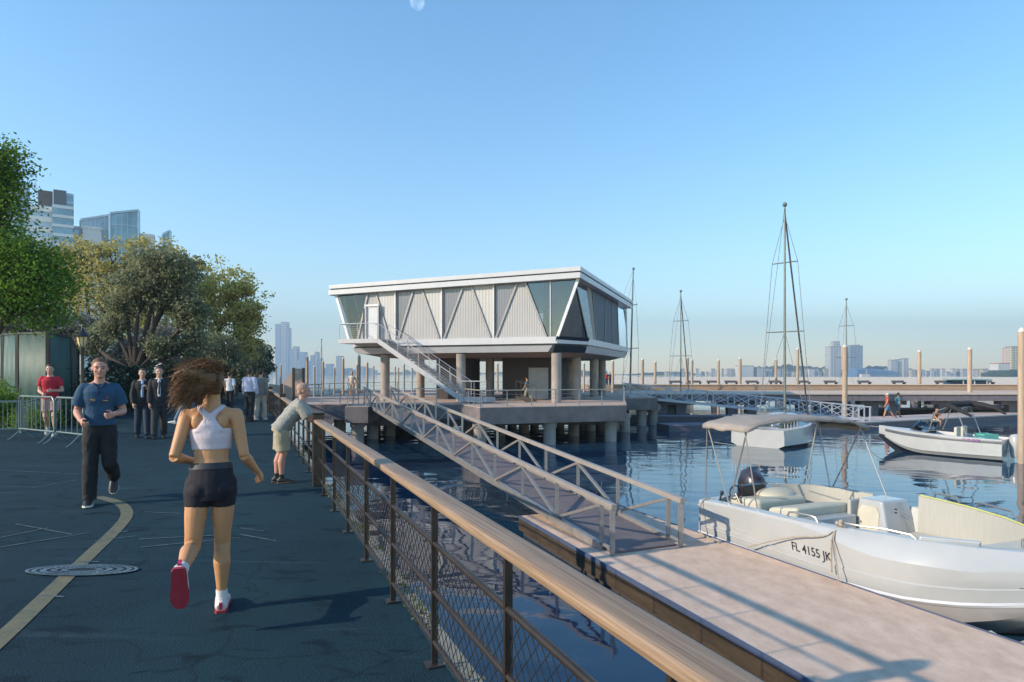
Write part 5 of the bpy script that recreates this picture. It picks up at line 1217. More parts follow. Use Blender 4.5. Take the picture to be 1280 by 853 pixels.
wl = ['behind the lamp post','left behind the men in suits','directly behind the men in suits','right behind the men in suits','right of the men in suits','behind the walker in blue jeans','left of the jogging woman head','behind the jogging woman head','right of the jogging woman head','left of the man in the white shirt','behind the man in the white shirt','behind the pair walking away','right beyond the pair walking away','at the far end of the hedge row']
for k, ((u, Y, ru, h), w_) in enumerate(zip(hb, wl)): bush(u, Y, ru, h, L_teal, 3200, .13+.0025*(Y-23), 60+k, 'dark evergreen bush '+w_, 'evergreen bushes along the path')
# ================================================================ PEOPLE
def skinmat(name, c): 
    m = mat(name, c, .5, 0, var=.07, scale=9, spec=.35)
    b = m.node_tree.nodes['Principled BSDF']; b.inputs['Subsurface Weight'].default_value = .12; b.inputs['Subsurface Radius'].default_value = (.02,.008,.004); return m
SK_tan = skinmat('tanned_skin', (.50,.25,.12)); SK_fair = skinmat('fair_skin', (.52,.31,.23)); SK_red = skinmat('sunburnt_skin', (.50,.26,.19)); SK_brown = skinmat('brown_skin', (.26,.14,.08))
def cloth(name, c, **k): return mat(name, c, .85, 0, var=k.get('var', .12), scale=k.get('scale', 5), bump=.25, bscale=k.get('bscale', 14), col2=k.get('col2'))
def rotx(v, a): c, s = math.cos(a), math.sin(a); return V((v.x, v.y*c+v.z*s, -v.y*s+v.z*c))   # positive a tips +z towards +y
R_ = math.radians
class Fig: pass
def person(label, loc, yaw, H, skin, lean=0., arms=((0,8,10,0),(0,8,10,0)), legs=((0,2,0,0),(0,2,0,0)), fem=False, top=None, bottom=None, shoes=None, hair=None,
           head=(0,0,0), vox=.009, twist=0., socks=None, side=0., belly=1., lift=0., face=True, handcurl=40, build_extra=None, sit=None, group=None, tilt_hips=0.):
    """local frame: +y is where the figure faces, +x its right hand side, z up. angles in degrees
    arms (forward, outward, elbow bend, inward turn), legs (forward, outward, knee bend, toe pitch); index 0 = left side (-x)"""
    T = thing('person', loc, label, 'person', group, local=True, rz=yaw)
    f = Fig(); k = H
    ln = R_(lean); tw = R_(twist)
    upv = rotx(V((math.sin(R_(side)), 0, math.cos(R_(side)))), ln)
    def tors(h, x=0., y=0.):                      # point in torso frame, h up the spine, x to the side, y forward
        t_ = tw*max(0, h)/.28; fx = V((math.cos(t_), math.sin(t_), 0)); fy = V((-math.sin(t_), math.cos(t_), 0))
        curve = 1.0
        return (rotx(fx, ln*curve)*x+rotx(fy, ln)*y+upv*h)*k
    hipw = .046 if not fem else .044; shw = .089 if not fem else .092
    J = {}
    for s in (0, 1):
        sg = -1 if s == 0 else 1
        hp = tors(-.01, sg*hipw)
        fw, ab, kn, tp = [R_(a) for a in legs[s]]
        d1 = V((sg*math.sin(ab), math.sin(fw)*math.cos(ab), -math.cos(fw)*math.cos(ab))); kne = hp+d1*.245*k
        d2 = V((sg*math.sin(ab)*.6, math.sin(fw-kn), -math.cos(fw-kn))).normalized(); ank = kne+d2*.235*k
        toe = V((0, math.cos(tp), math.sin(tp))); J['leg', s] = (hp, kne, ank, toe, d1, d2)
        sh_ = tors(.266, sg*shw, -.002)
        fw, ab, el, inn = [R_(a) for a in arms[s]]; fw += ln*0
        d1 = V((sg*math.sin(ab), math.sin(fw)*math.cos(ab), -math.cos(fw)*math.cos(ab))); elb = sh_+d1*.172*k
        d2 = V((sg*(math.sin(ab)*.3-math.sin(inn)), math.sin(fw+el)*math.cos(inn), -math.cos(fw+el)*math.cos(inn))).normalized(); wr = elb+d2*.145*k
        J['arm', s] = (sh_, elb, wr, d1, d2)
    low = min(min((J['leg', s][2]+J['leg', s][3]*.09*k).z, J['leg', s][2].z)-.040*k for s in (0,1)) if sit is None else -sit
    off = V((0, 0, -low+lift))
    if sit is not None: off = V((0,0,sit))
    def O(p): return p+off
    for key, val in list(J.items()):
        n_ = 3 if key[0] == 'leg' else 3; J[key] = tuple(v+off for v in val[:3])+tuple(val[3:])
    TO = lambda h, x=0., y=0.: O(tors(h, x, y))
    sx = rotx(V((math.cos(tw),math.sin(tw),0)), ln)
    f.J = J; f.TO = TO; f.k = k; f.T = T
    if not fem: prof = [(-.075,.070,.052),(-.045,.088,.062),(0,.092,.066),(.05,.086,.060),(.10,.078,.056),(.15,.080,.060),(.20,.090,.066),(.24,.095,.064),(.270,.088,.052),(.290,.055,.040)]
    else: prof = [(-.075,.066,.055),(-.045,.081,.062),(0,.082,.062),(.05,.078,.056),(.09,.066,.049),(.14,.068,.050),(.185,.077,.060),(.22,.080,.056),(.262,.076,.045),(.285,.040,.033)]
    f.prof = prof
    def limb(mb, P, R, side_=None): mb.loft([O(p) if False else p for p in P], R, side=side_ or sx, n=14)
    bd = MB()
    bd.loft([TO(h,0,(.006 if .15 < h < .25 else -.004 if h < .05 else 0)) for h, a, b_ in prof], [(a*k*(belly if .03 < h < .18 else 1)*.96, b_*k*(belly if .03 < h < .18 else 1)*.95) for h, a, b_ in prof], side=sx, n=20)
    if fem:
        for sg in (-1, 1): bd.ball(TO(-.032, sg*.038, -.022), .040*k, 16, 10)
    if fem:
        for sg in (-1, 1): bd.ball(TO(.238, sg*.046, -.034), (.024*k,.016*k,.030*k), 12, 8)
    for sg in (-1, 1): bd.path([TO(.306,sg*.006,-.010), TO(.286,sg*.04,-.010), TO(.272,sg*.078,-.006)], [.026*k*(.85 if fem else 1),.022*k*(.85 if fem else 1),.024*k*(.85 if fem else 1)], 10)
    nb = TO(.275); # head orientation
    hl, ht, hyaw = [R_(a) for a in head]           # nod forward, tilt, turn
    hup = rotx(V((math.sin(ht), 0, math.cos(ht))), ln*.45+hl); hx = V((math.cos(hyaw+tw), math.sin(hyaw+tw), 0)); hx = (hx-hup*hx.dot(hup)).normalized(); hy = hup.cross(hx).normalized()
    hc = TO(.300)+hup*.098*k+hy*.012*k
    hk = k*1.07
    def HD(x, y, z): return hc+(hx*x+hy*y+hup*z)*hk
    f.HD = HD
    bd.loft([nb, TO(.30), HD(0,-.012,-.04), HD(0,-.01,0)], [(.046*k,.040*k),(.033*k,.033*k),(.031*k,.033*k),(.03*k,.03*k)], side=hx, n=14)
    Mh = Matrix((hx, hy, hup)).transposed()
    bd.ball(HD(0,-.006,.014), (.0425*hk,.053*hk,.050*hk), 20, 14, Mh); bd.ball(HD(0,.010,-.018), (.034*hk,.038*hk,.046*hk), 18, 12, Mh); bd.ball(HD(0,.030,-.048), (.019*k,.018*k,.014*k), 12, 8, Mh)
    bd.loft([HD(0,.044,.012), HD(0,.054,-.006), HD(0,.055,-.014), HD(0,.044,-.019)], [(.005*k,.004*k),(.006*k,.007*k),(.0085*k,.007*k),(.007*k,.004*k)], side=hx, n=10)
    bd.loft([HD(-.026,.038,.012), HD(0,.047,.013), HD(.026,.038,.012)], [(.005*k,.005*k)]*3, side=hup, n=8)
    bd.ball(HD(0,.041,-.031), (.013*k,.008*k,.006*k), 10, 8, Mh)
    for sg in (-1, 1):
        bd.ball(HD(sg*.043,-.006,-.004), (.005*k,.011*k,.017*k), 10, 8, Mh); bd.ball(HD(sg*.022,.031,-.014), (.012*k,.012*k,.014*k), 10, 8, Mh)
    for s in (0, 1):
        sg = -1 if s == 0 else 1
        hp, kn, an, toe, d1, d2 = J['leg', s]; g = .98 if fem else 1
        bk = d2.cross(V((1,0,0))); bk = bk if bk.y < 0 else -bk
        bd.ball(hp, .047*g*k, 14, 10)
        P = [hp, hp.lerp(kn,.18), hp.lerp(kn,.5), hp.lerp(kn,.82), kn+V((0,.004*k,0)), kn.lerp(an,.14)+bk*.004*k, kn.lerp(an,.32)+bk*.010*k, kn.lerp(an,.6)+bk*.004*k, kn.lerp(an,.88), an]
        Rr = [(.044*g,.048*g),(.047*g,.052*g),(.043*g,.047*g),(.033,.034),(.031,.033),(.030,.032),(.033,.035),(.025,.026),(.018,.020),(.019,.022)]
        limb(bd, P, [(a*k, b_*k) for a, b_ in Rr])
        tz = V((0, -toe.z, toe.y)); hl_ = an-toe*.03*k-tz*.020*k; tp_ = an+toe*.105*k-tz*.028*k
        bd.loft([hl_, an+toe*.0*k-tz*.012*k, an+toe*.05*k-tz*.020*k, an+toe*.085*k-tz*.027*k, tp_], [(.018*k,.018*k),(.022*k,.024*k),(.025*k,.018*k),(.026*k,.012*k),(.02*k,.008*k)], side=(1,0,0), n=12)
        sh_, el, wr, e1_, e2_ = J['arm', s]; g = .86 if fem else 1
        bd.ball(sh_, .033*g*k, 14, 10); bd.path([TO(.262,sg*.04,-.002), sh_], [.040*k*g,.031*k*g], 12)
        P = [sh_, sh_.lerp(el,.1), sh_.lerp(el,.2), sh_.lerp(el,.55), sh_.lerp(el,.88), el]
        limb(bd, P, [(a*g*k, b_*g*k) for a, b_ in ((.031,.033),(.034,.036),(.032,.034),(.0275,.030),(.024,.025),(.0235,.0245))], side_=(1,.01,.02))
        P = [el-(el-sh_).normalized()*.01*k, el, el.lerp(wr,.25), el.lerp(wr,.6), wr]
        limb(bd, P, [(a*g*k, b_*g*k) for a, b_ in ((.023,.024),(.0235,.0245),(.0255,.026),(.020,.020),(.0145,.0165))], side_=(.02,.01,1) if abs(e2_.z) < .8 else (1,0,0))
        # hand: palm, four fingers, thumb
        hdv = e2_; inw = V((-sg,0,0)); inw = (inw-hdv*inw.dot(hdv)).normalized() if abs(inw.dot(hdv)) < .95 else V((0,0,-1)); lat = hdv.cross(inw).normalized()
        if lat.y < 0 and abs(hdv.z) > .5: lat = -lat
        if lat.z < 0 and abs(hdv.z) <= .5: lat = -lat
        bd.loft([wr-hdv*.005*k, wr+hdv*.015*k, wr+hdv*.035*k, wr+hdv*.052*k], [(.0145*k,.010*k),(.021*k,.010*k),(.024*k,.009*k),(.022*k,.007*k)], side=lat, n=12)
        c_ = R_(handcurl)
        for q in range(4):
            b0 = wr+hdv*.048*k+lat*(.0165-.011*q)*k; ln_ = (.046,.050,.046,.037)[q]*k; a_ = c_*(1+.08*q)
            dA = hdv*math.cos(a_*.6)+inw*math.sin(a_*.6); dB = hdv*math.cos(a_*1.4)+inw*math.sin(a_*1.4); dC = hdv*math.cos(a_*2.1)+inw*math.sin(a_*2.1)
            p1 = b0+dA*ln_*.42; p2 = p1+dB*ln_*.33; p3 = p2+dC*ln_*.27; bd.path([b0-hdv*.01*k, b0, p1, p2, p3], [.0052*k,.0052*k,.0048*k,.0044*k,.0034*k], 8)
        t0 = wr+hdv*.012*k+lat*.015*k; td = (hdv*.62+lat*.62+inw*.35).normalized(); t1 = t0+td*.025*k; t2 = t1+(hdv*.8+inw*.55+lat*.1).normalized()*.022*k
        bd.path([t0, t1, t2], [.0070*k,.0060*k,.0045*k], 8)
    f.body = bd.build('body', skin, T, remesh=vox*.75, relax=3)
    if face:
        m = MB()
        for sg in (-1, 1): m.ball(HD(sg*.0165,.0415,.0), (.0058*k,.003*k,.0032*k), 10, 6, Mh)
        m.build('eyes', mat('dark_eyes', (.02,.015,.012), .2), T)
        m = MB()
        for sg in (-1, 1): m.path([HD(sg*.009,.048,.011), HD(sg*.018,.0465,.0135), HD(sg*.027,.041,.011)], .0019*k, 6)
        m.build('eyebrows', mat('brown_brows', (.08,.045,.025), .9), T)
        m = MB(); m.path([HD(-.013,.0455,-.031), HD(0,.0502,-.0305), HD(.013,.0455,-.031)], [.0012*k,.0032*k,.0012*k], 8); m.build('lips', mat('lips', (.38,.15,.12), .5), T)
    # ---- clothes
    def sleeve(mb, s, t, pad, flare=0.):
        sh_, el, wr, a_, b_ = J['arm', s]; base = sh_; mb.ball(sh_, (.029+pad)*k*(.9 if fem else 1), 14, 10); mb.path([TO(.258,(-1 if s == 0 else 1)*.04,-.002), sh_], [(.036+pad)*k*(.88 if fem else 1),(.028+pad)*k*(.88 if fem else 1)], 12)
        if t <= 1: P = [sh_, sh_.lerp(el, t*.3), sh_.lerp(el, t*.55), sh_.lerp(el, t)]; R0 = [.031,.035,.033,.031]
        else: P = [sh_, sh_.lerp(el,.2), sh_.lerp(el,.5), sh_.lerp(el,.92), el, el.lerp(wr,(t-1)*.45), el.lerp(wr,(t-1))]; R0 = [.031,.034,.029,.026,.026,.025,.020]
        n_ = len(P); mb.loft(P, [((r+pad+flare*i/(n_-1))*k*(.9 if fem else 1),)*2 for i, r in enumerate(R0)], side=(1,.01,.02), n=14)
    if top:
        mt, sl, pad, hem = top['mat'], top.get('sleeve', .5), top.get('pad', .009), top.get('hem', -.03)
        m = MB(); pr = [(h,a,b_) for h,a,b_ in prof if h > hem+.012 and h < .28]; h0 = hem
        w0, d0 = interp([(h,a) for h,a,_ in prof], hem) if hem > -.07 else .088, interp([(h,b_) for h,_,b_ in prof], hem) if hem > -.07 else .066
        pr = [(hem, w0+top.get('flare', .004), d0+top.get('flare', .004))]+pr+([(.287,.060,.045),(.298,.042,.040)] if top.get('collar', 1) else [(.284,.062,.044)])
        m.loft([TO(h,0,(.006 if .15 < h < .25 else 0)) for h,_,_ in pr], [((a+pad)*k*(belly if .03 < h < .18 else 1), (b_+pad)*k*(belly if .0 < h < .18 else 1)) for h,a,b_ in pr], side=sx, n=22)
        for s in (0, 1): sleeve(m, s, sl, pad*.9, top.get('sflare', .004))
        f.top = m.build(top.get('name', 'shirt'), mt, T, remesh=vox*.85, relax=2, disp=top.get('fold', .012))
    if bottom:
        mt, t, pad = bottom['mat'], bottom.get('leg', 2), bottom.get('pad', .010)
        m = MB(); wz = bottom.get('waist', .06); pr = [(h,a,b_) for h,a,b_ in prof if h < wz-.005]+[(wz, interp([(h,a) for h,a,_ in prof], wz)-.001, interp([(h,b_) for h,_,b_ in prof], wz))]
        m.loft([TO(h,0,-.003) for h,_,_ in pr], [((a+pad*.55)*k,(b_+pad*.55)*k) for h,a,b_ in pr], side=sx, n=20)
        if fem:
            for sg in (-1, 1): m.ball(TO(-.032, sg*.038, -.022), (.040+pad)*k, 16, 10)
        for s in (0, 1):
            sg = -1 if s == 0 else 1; hp, kn, an, *_r = J['leg', s]
            m.ball(hp, (.047+pad)*k, 14, 10)
            if t <= 1: P = [hp, hp.lerp(kn,t*.3), hp.lerp(kn,t*.7), hp.lerp(kn,t)]; R0 = [.045,.050,.048-.008*t,.046-.012*t]
            else: P = [hp, hp.lerp(kn,.25), hp.lerp(kn,.6), kn, kn.lerp(an,.3), kn.lerp(an,.65), kn.lerp(an,min(1.06,(t-1)))]; R0 = [.045,.048,.041,.034,.034,.028,.026]
            n_ = len(P); fl = bottom.get('flare', .006); g = .97 if fem else 1
            m.loft(P, [((r*g+pad+fl*i/(n_-1))*k,(r*1.05*g+pad+fl*i/(n_-1))*k) for i, r in enumerate(R0)], side=(1,0,0), n=16)
        f.bottom = m.build(bottom.get('name', 'trousers'), mt, T, remesh=vox*.85, relax=2, disp=bottom.get('fold', .012))
    if shoes:
        for s in (0, 1):
            hp, kn, an, toe, d1, d2 = J['leg', s]; tz = V((0, -toe.z, toe.y))
            m = MB(); m.loft([an-toe*.036*k-tz*.016*k, an-toe*.02*k-tz*.013*k, an+toe*.02*k-tz*.012*k, an+toe*.06*k-tz*.019*k, an+toe*.095*k-tz*.025*k, an+toe*.118*k-tz*.029*k], [(.018*k,.018*k),(.025*k,.026*k),(.027*k,.027*k),(.030*k,.020*k),(.028*k,.014*k),(.018*k,.008*k)], side=(1,0,0), n=14)
            m.loft([an-tz*.012*k, an-d2*.018*k], [(.025*k,.027*k),(.024*k,.026*k)], side=(1,0,0))
            sh_o = m.build('shoe', shoes[0], T, remesh=vox*.6, relax=2)
            m = MB(); q = [(-.042,.016),(-.03,.024),(0,.026),(.03,.026),(.06,.031),(.09,.030),(.112,.022),(.122,.010)]
            a_ = [an+toe*y*k-tz*.0385*k+V((x*k,0,0)) for y, x in q]+[an+toe*y*k-tz*.0385*k-V((x*k,0,0)) for y, x in reversed(q)]; b_ = [p+tz*.012*k for p in a_]; n_ = len(a_)
            m.v = [tuple(p) for p in a_+b_]; m.f = [tuple(range(n_)), tuple(range(2*n_-1,n_-1,-1))]+[(i,(i+1)%n_,n_+(i+1)%n_,n_+i) for i in range(n_)]
            m.build('sole', shoes[1], sh_o, smooth=False)
    if socks:
        for s in (0, 1):
            hp, kn, an, toe, d1, d2 = J['leg', s]; MB().loft([an, an-d2*.02*k, an-d2*.045*k], [(.0225*k,.0245*k),(.0215*k,.0235*k),(.0225*k,.0245*k)], side=(1,0,0)).build('sock', socks, T)
    if hair:
        m = MB(); hm = hair['mat']
        m.ball(HD(0,-.012,.022), (.0465*hk,.055*hk,.050*hk), 20, 14, Mh); 
        if hair.get('low', 1): m.ball(HD(0,-.030,-.004), (.041*k,.032*k,.042*k), 16, 12, Mh)
        # keep the face clear: cut everything in front of the hairline
        keepv = []
        for i, p in enumerate(m.v):
            q = V(p)-hc; y = q.dot(hy)/k; z = q.dot(hup)/k; lim = .012+max(0, z-.022)*1.35
            if y > lim: q2 = V(p)-hy*(y-lim)*k; m.v[i] = tuple(q2)
        f.hair = m.build(hair.get('name', 'hair'), hm, T, remesh=vox*.7, relax=1, disp=.006)
    if build_extra: build_extra(f)
    return T
def ground(u, Y): return V(((u-640)/F*Y, Y, 0))
# ---------------- the jogging woman in the foreground, seen from behind
H_brown = mat('light_brown_hair', (.055,.022,.008), .6, 0, scale=26, col2=(.24,.115,.04), stretch=(1,3,3), island=.6, bump=.5, bscale=40)
C_white = cloth('white_sports_fabric', (.56,.48,.52), var=.05); C_navy = cloth('navy_lycra', (.009,.008,.015), var=.2)
def woman_extra(f):
    k = f.k; TO = f.TO; sx_ = rotx(V((math.cos(R_(-6)),math.sin(R_(-6)),0)), R_(5))
    m = MB(); pr = [(.128,.0685,.051),(.15,.071,.054),(.175,.0765,.061),(.20,.080,.062),(.212,.081,.060)]
    m.loft([TO(h,0,.005) for h,_,_ in pr], [((a+.0045)*k,(b_+.004)*k) for h,a,b_ in pr], side=sx_, n=26)
    # racer back panel and shoulder straps
    for y0, sgn in ((-1, -1),):
        P = [TO(.20,0,-.046), TO(.225,0,-.050), TO(.25,0,-.045), TO(.268,0,-.036)]; m.loft(P, [(.060*k,.014*k),(.040*k,.013*k),(.024*k,.012*k),(.026*k,.012*k)], side=sx_, n=16)
    for sg in (-1, 1):
        m.path([TO(.262,sg*.008,-.040), TO(.284,sg*.030,-.034), TO(.298,sg*.044,-.012), TO(.290,sg*.050,.020), TO(.262,sg*.052,.044), TO(.215,sg*.050,.056)], [.014*k,.0125*k,.0115*k,.011*k,.012*k,.016*k], 10)
    m.build('sports_top', C_white, f.T, remesh=.0062, relax=2)
    m = MB(); pr = [(.052,.080,.057),(.068,.074,.053),(.076,.072,.052)]
    m.loft([TO(h,0,-.003) for h,_,_ in pr], [((a+.004)*k,(b_+.004)*k) for h,a,b_ in pr], side=sx_, n=26); m.build('waistband', mat('dark_waistband', (.02,.02,.03), .6), f.T)
    # wind blown hair streaming up and to the left of the picture
    HD = f.HD; rr = random.Random(5); m = MB()
    m.ball(HD(0,-.012,.022), (.047*k,.056*k,.051*k), 20, 14); m.ball(HD(0,-.033,-.008), (.042*k,.03*k,.042*k), 16, 12)
    m.loft([HD(.0,-.045,.01), HD(-.04,-.06,.025), HD(-.085,-.065,.035), HD(-.12,-.06,.025), HD(-.135,-.055,.0)], [(.044*k,.034*k),(.036*k,.028*k),(.026*k,.024*k),(.014*k,.014*k),(.004*k,.005*k)], side=(0,1,0), n=14)
    m.loft([HD(-.02,-.055,-.0), HD(-.055,-.062,-.03), HD(-.075,-.06,-.055), HD(-.085,-.055,-.08)], [(.03*k,.034*k),(.026*k,.030*k),(.018*k,.02*k),(.006*k,.007*k)], side=(0,1,0), n=12)
    hr = m.build('hair', H_brown, f.T, remesh=.007, relax=1, disp=.02)
    m = MB()
    for i in range(1100):
        a = rr.uniform(-.04,.035); b_ = rr.uniform(-.045,.055); s0 = HD(a*.8, -.05+rr.uniform(-.015,.02), b_)
        L_ = rr.uniform(.04,.125); dz = rr.uniform(-.05,.03); down = rr.uniform(.01,.06)
        m.path([s0, HD(a*.6-L_*.35, -.06+rr.uniform(-.02,.015), b_+.008+dz*.25), HD(a*.5-L_*.75, -.065+rr.uniform(-.025,.02), b_*.9+dz*.6), HD(a*.5-L_*1.1, -.06+rr.uniform(-.03,.03), b_*.8+dz-down)], [.0016*k,.0018*k,.0013*k,.0004*k], 4, cap=False)
    for i in range(380):
        s0 = HD(rr.uniform(-.045,.045), rr.uniform(-.05,.0), .05+rr.uniform(-.02,.02)); m.path([s0, s0+V((rr.uniform(-.05,.0),rr.uniform(-.02,0),rr.uniform(.0,.03)))*k, s0+V((rr.uniform(-.11,-.02),rr.uniform(-.03,0),rr.uniform(-.02,.035)))*k], [.0013*k,.0011*k,.0004*k], 4, cap=False)
    m.build('hair_strands', H_brown, hr)
    # magenta detail on the shoes
    for s in (0, 1):
        hp, kn, an, toe, d1, d2 = f.J['leg', s]; tz = V((0,-toe.z,toe.y)); mm = MB(); mm.beam(an-toe*.046*k+tz*.01*k, an-toe*.045*k-tz*.018*k, .02, .012); mm.build('heel_tab', mat('magenta_trim', (.42,.03,.12), .5), f.T)
S_white = mat('white_shoe', (.62,.55,.52), .5, 0, var=.15, scale=14, col2=None); S_sole = mat('crimson_sole', (.33,.025,.045), .6, 0, var=.15); S_solew = mat('white_sole', (.6,.57,.53), .6); S_black = mat('black_leather', (.02,.016,.015), .35)
C_sock = cloth('white_sock', (.65,.62,.6), var=.05)
wp = ground(264, 4.28)
person('jogging woman seen from behind in white sports top and navy shorts, hair flying', wp, R_(20), 1.66, SK_tan, lean=5, twist=-6, fem=True,
       arms=((-20,13,95,26),(-10,11,62,-16)), legs=((-6,5,76,-74),(5,-1,6,6)), bottom=dict(mat=C_navy, leg=.36, pad=.0065, flare=.0, name='running_shorts', waist=.07, fold=.002),
       shoes=(S_white, S_sole), socks=C_sock, head=(2,0,12), vox=.0085, face=True, handcurl=55, build_extra=woman_extra)
# ---------------- man in blue shirt
C_blue = cloth('blue_shirt_fabric', (.016,.062,.125), var=.15); C_blk = cloth('black_track_trousers', (.010,.010,.013), var=.25)
H_dkbr = mat('dark_brown_hair', (.045,.022,.012), .6, 0, var=.35, scale=30, bump=.5, bscale=60); H_ginger = mat('reddish_brown_hair', (.11,.045,.018), .6, 0, var=.35, scale=30, bump=.5, bscale=60)
H_grey = mat('grey_hair', (.22,.19,.17), .7, 0, var=.3, scale=30, bump=.5, bscale=60)
def blue_extra(f):
    k = f.k; TO = f.TO; tp = f.top
    m = MB(); m.path([TO(.297,-.034,.006), TO(.290,-.028,.040), TO(.268,-.008,.064)], [.010*k,.012*k,.006*k], 8); m.path([TO(.297,.034,.006), TO(.290,.028,.040), TO(.268,.008,.064)], [.010*k,.012*k,.006*k], 8)
    m.path([TO(.300,-.035,0), TO(.304,-.02,-.035), TO(.304,.02,-.035), TO(.300,.035,0)], .010*k, 8); m.build('collar', mat('dark_blue_collar', (.01,.025,.06), .8), tp)
    m = MB(); m.beam(TO(.262,0,.0795), TO(.225,0,.0815), .010*k, .004*k, up=(0,1,0)); m.build('placket', MATS['dark_blue_collar'], tp)
    m = MB(); m.beam(TO(.196,.052,.083), TO(.190,.022,.084), .004, .010*k, up=(0,0,1)); m.beam(TO(.186,-.052,.081), TO(.188,-.022,.083), .004, .006*k, up=(0,0,1)); m.build('chest_trim', mat('gold_trim', (.45,.28,.06), .6), tp)
    m = MB(); m.beam(TO(.215,-.046,.078), TO(.200,-.046,.082), .008*k, .004*k, up=(0,1,0)); m.build('chest_badge', mat('red_trim', (.4,.03,.03), .6), tp)
    hp, kn, an, *_ = f.J['leg', 0]; m = MB(); q = kn.lerp(hp,.12)+V((-.015,.078,0)); m.beam(q+V((-.02,0,-.006)), q+V((.02,0,.008)), .004, .008); m.build('logo', mat('white_print', (.7,.7,.7), .6), f.bottom)
person('jogging man in blue short sleeved shirt and black track trousers', ground(125, 7.85), PI+R_(27), 1.79, SK_red, lean=3, twist=4,
       arms=((-8,16,92,24),(-14,15,80,20)), legs=((4,3,64,-52),(6,2,6,2)), top=dict(mat=C_blue, sleeve=.72, pad=.007, hem=.015, sflare=.010), bottom=dict(mat=C_blk, leg=2.0, pad=.007, flare=.010, waist=.06, fold=.025),
       shoes=(S_black, S_solew), hair=dict(mat=H_ginger), head=(-2,0,4), vox=.009, handcurl=75, build_extra=blue_extra)
# ---------------- man in red
C_red = cloth('red_tee_fabric', (.42,.012,.03), var=.1); C_pink = cloth('faded_pink_shorts', (.42,.26,.23))
person('runner in red t-shirt and pale pink shorts behind the crowd barrier', ground(63, 16.4), PI+R_(25), 1.84, SK_fair, lean=3, arms=((-5,17,95,44),(-12,14,85,28)), legs=((16,2,28,-8),(4,2,50,-40)),
       top=dict(mat=C_red, sleeve=.6, pad=.012, hem=-.01), bottom=dict(mat=C_pink, leg=.75, pad=.014, flare=.010, name='shorts'), shoes=(mat('grey_trainer', (.3,.3,.3), .6), S_solew), hair=dict(mat=H_dkbr), vox=.013, handcurl=70)
# ---------------- two men in suits
C_suit = cloth('charcoal_suit', (.018,.018,.020), var=.2); C_suitn = cloth('navy_suit_trousers', (.022,.032,.060), var=.2); C_shirt = cloth('pale_blue_shirt', (.33,.45,.62), var=.05); C_shirtw = cloth('white_shirt', (.62,.62,.66), var=.05)
def suit_extra(shm, tie):
    def fx(f):
        k = f.k; TO = f.TO
        m = MB(); m.loft([TO(.292,0,.028), TO(.26,0,.055), TO(.20,0,.062), TO(.12,0,.054), TO(.055,0,.052)], [(.020*k,.020*k),(.026*k,.024*k),(.024*k,.024*k),(.022*k,.022*k),(.022*k,.022*k)], side=(1,0,0)); m.build('shirt_front', shm, f.T, remesh=.011, relax=1)
        m = MB(); m.loft([TO(.304,0,0), TO(.292,0,.0)], [(.040*k,.040*k),(.044*k,.046*k)], side=(1,0,0)); m.build('shirt_collar', shm, f.T)
        if tie: m = MB(); m.loft([TO(.288,0,.051), TO(.262,0,.080), TO(.18,0,.088), TO(.09,0,.079)], [(.007*k,.004*k),(.008*k,.004*k),(.011*k,.004*k),(.013*k,.004*k)], side=(1,0,0), n=8); m.build('tie', tie, f.T)
    return fx
person('man in dark jacket over pale blue open collar shirt, left of the two suited men', ground(178, 15.9), PI+R_(30), 1.74, SK_fair, lean=1, arms=((8,14,125,30),(4,12,20,8)), legs=((12,2,4,6),(-10,2,10,-4)),
       top=dict(mat=C_suit, sleeve=1.95, pad=.009, hem=-.07, flare=.010, name='jacket', sflare=0), bottom=dict(mat=C_suitn, leg=2.02, pad=.009, flare=.004), shoes=(S_black,S_black), hair=dict(mat=H_dkbr), vox=.013, build_extra=suit_extra(C_shirt, None))
person('man in dark suit with white shirt and navy tie, right of the two suited men', ground(199, 15.8), PI+R_(28), 1.78, SK_fair, lean=1, arms=((-4,9,14,2),(4,9,12,2)), legs=((-8,2,8,-4),(9,2,3,4)),
       top=dict(mat=C_suit, sleeve=1.95, pad=.009, hem=-.08, flare=.010, name='jacket', sflare=0), bottom=dict(mat=cloth('charcoal_trousers', (.026,.028,.030)), leg=2.02, pad=.010, flare=.004), shoes=(S_black,S_black), hair=dict(mat=H_dkbr), head=(4,0,6), vox=.013, build_extra=suit_extra(C_shirtw, mat('navy_tie', (.012,.018,.06), .5)))
# ---------------- leaning man at the railing
C_plaid = cloth('grey_beige_checked_shirt', (.20,.20,.18), scale=26, col2=(.36,.35,.31)); C_khaki = cloth('khaki_shorts', (.36,.31,.21))
rp_ = ral(1.1, 9.05); 
def lean_extra(f):
    HD = f.HD
person('bald man in checked shirt and khaki shorts leaning on the promenade railing', V((-3.36, 9.35, 0)), R_(-74), 1.56, SK_red, lean=37, arms=((36,4,40,6),(32,4,46,6)), legs=((-4,2,4,0),(4,-5,8,2)),
       top=dict(mat=C_plaid, sleeve=.85, pad=.014, hem=-.045, flare=.012, sflare=.012), bottom=dict(mat=C_khaki, leg=.86, pad=.014, flare=.014, name='shorts'), shoes=(S_black, mat('brown_sole', (.1,.06,.04), .7)), socks=mat('black_sock', (.02,.02,.02), .9),
       hair=dict(mat=mat('cropped_grey_hair', (.36,.22,.17), .7), low=1), head=(-14,0,0), vox=.009, belly=1.12, handcurl=60, build_extra=lean_extra)
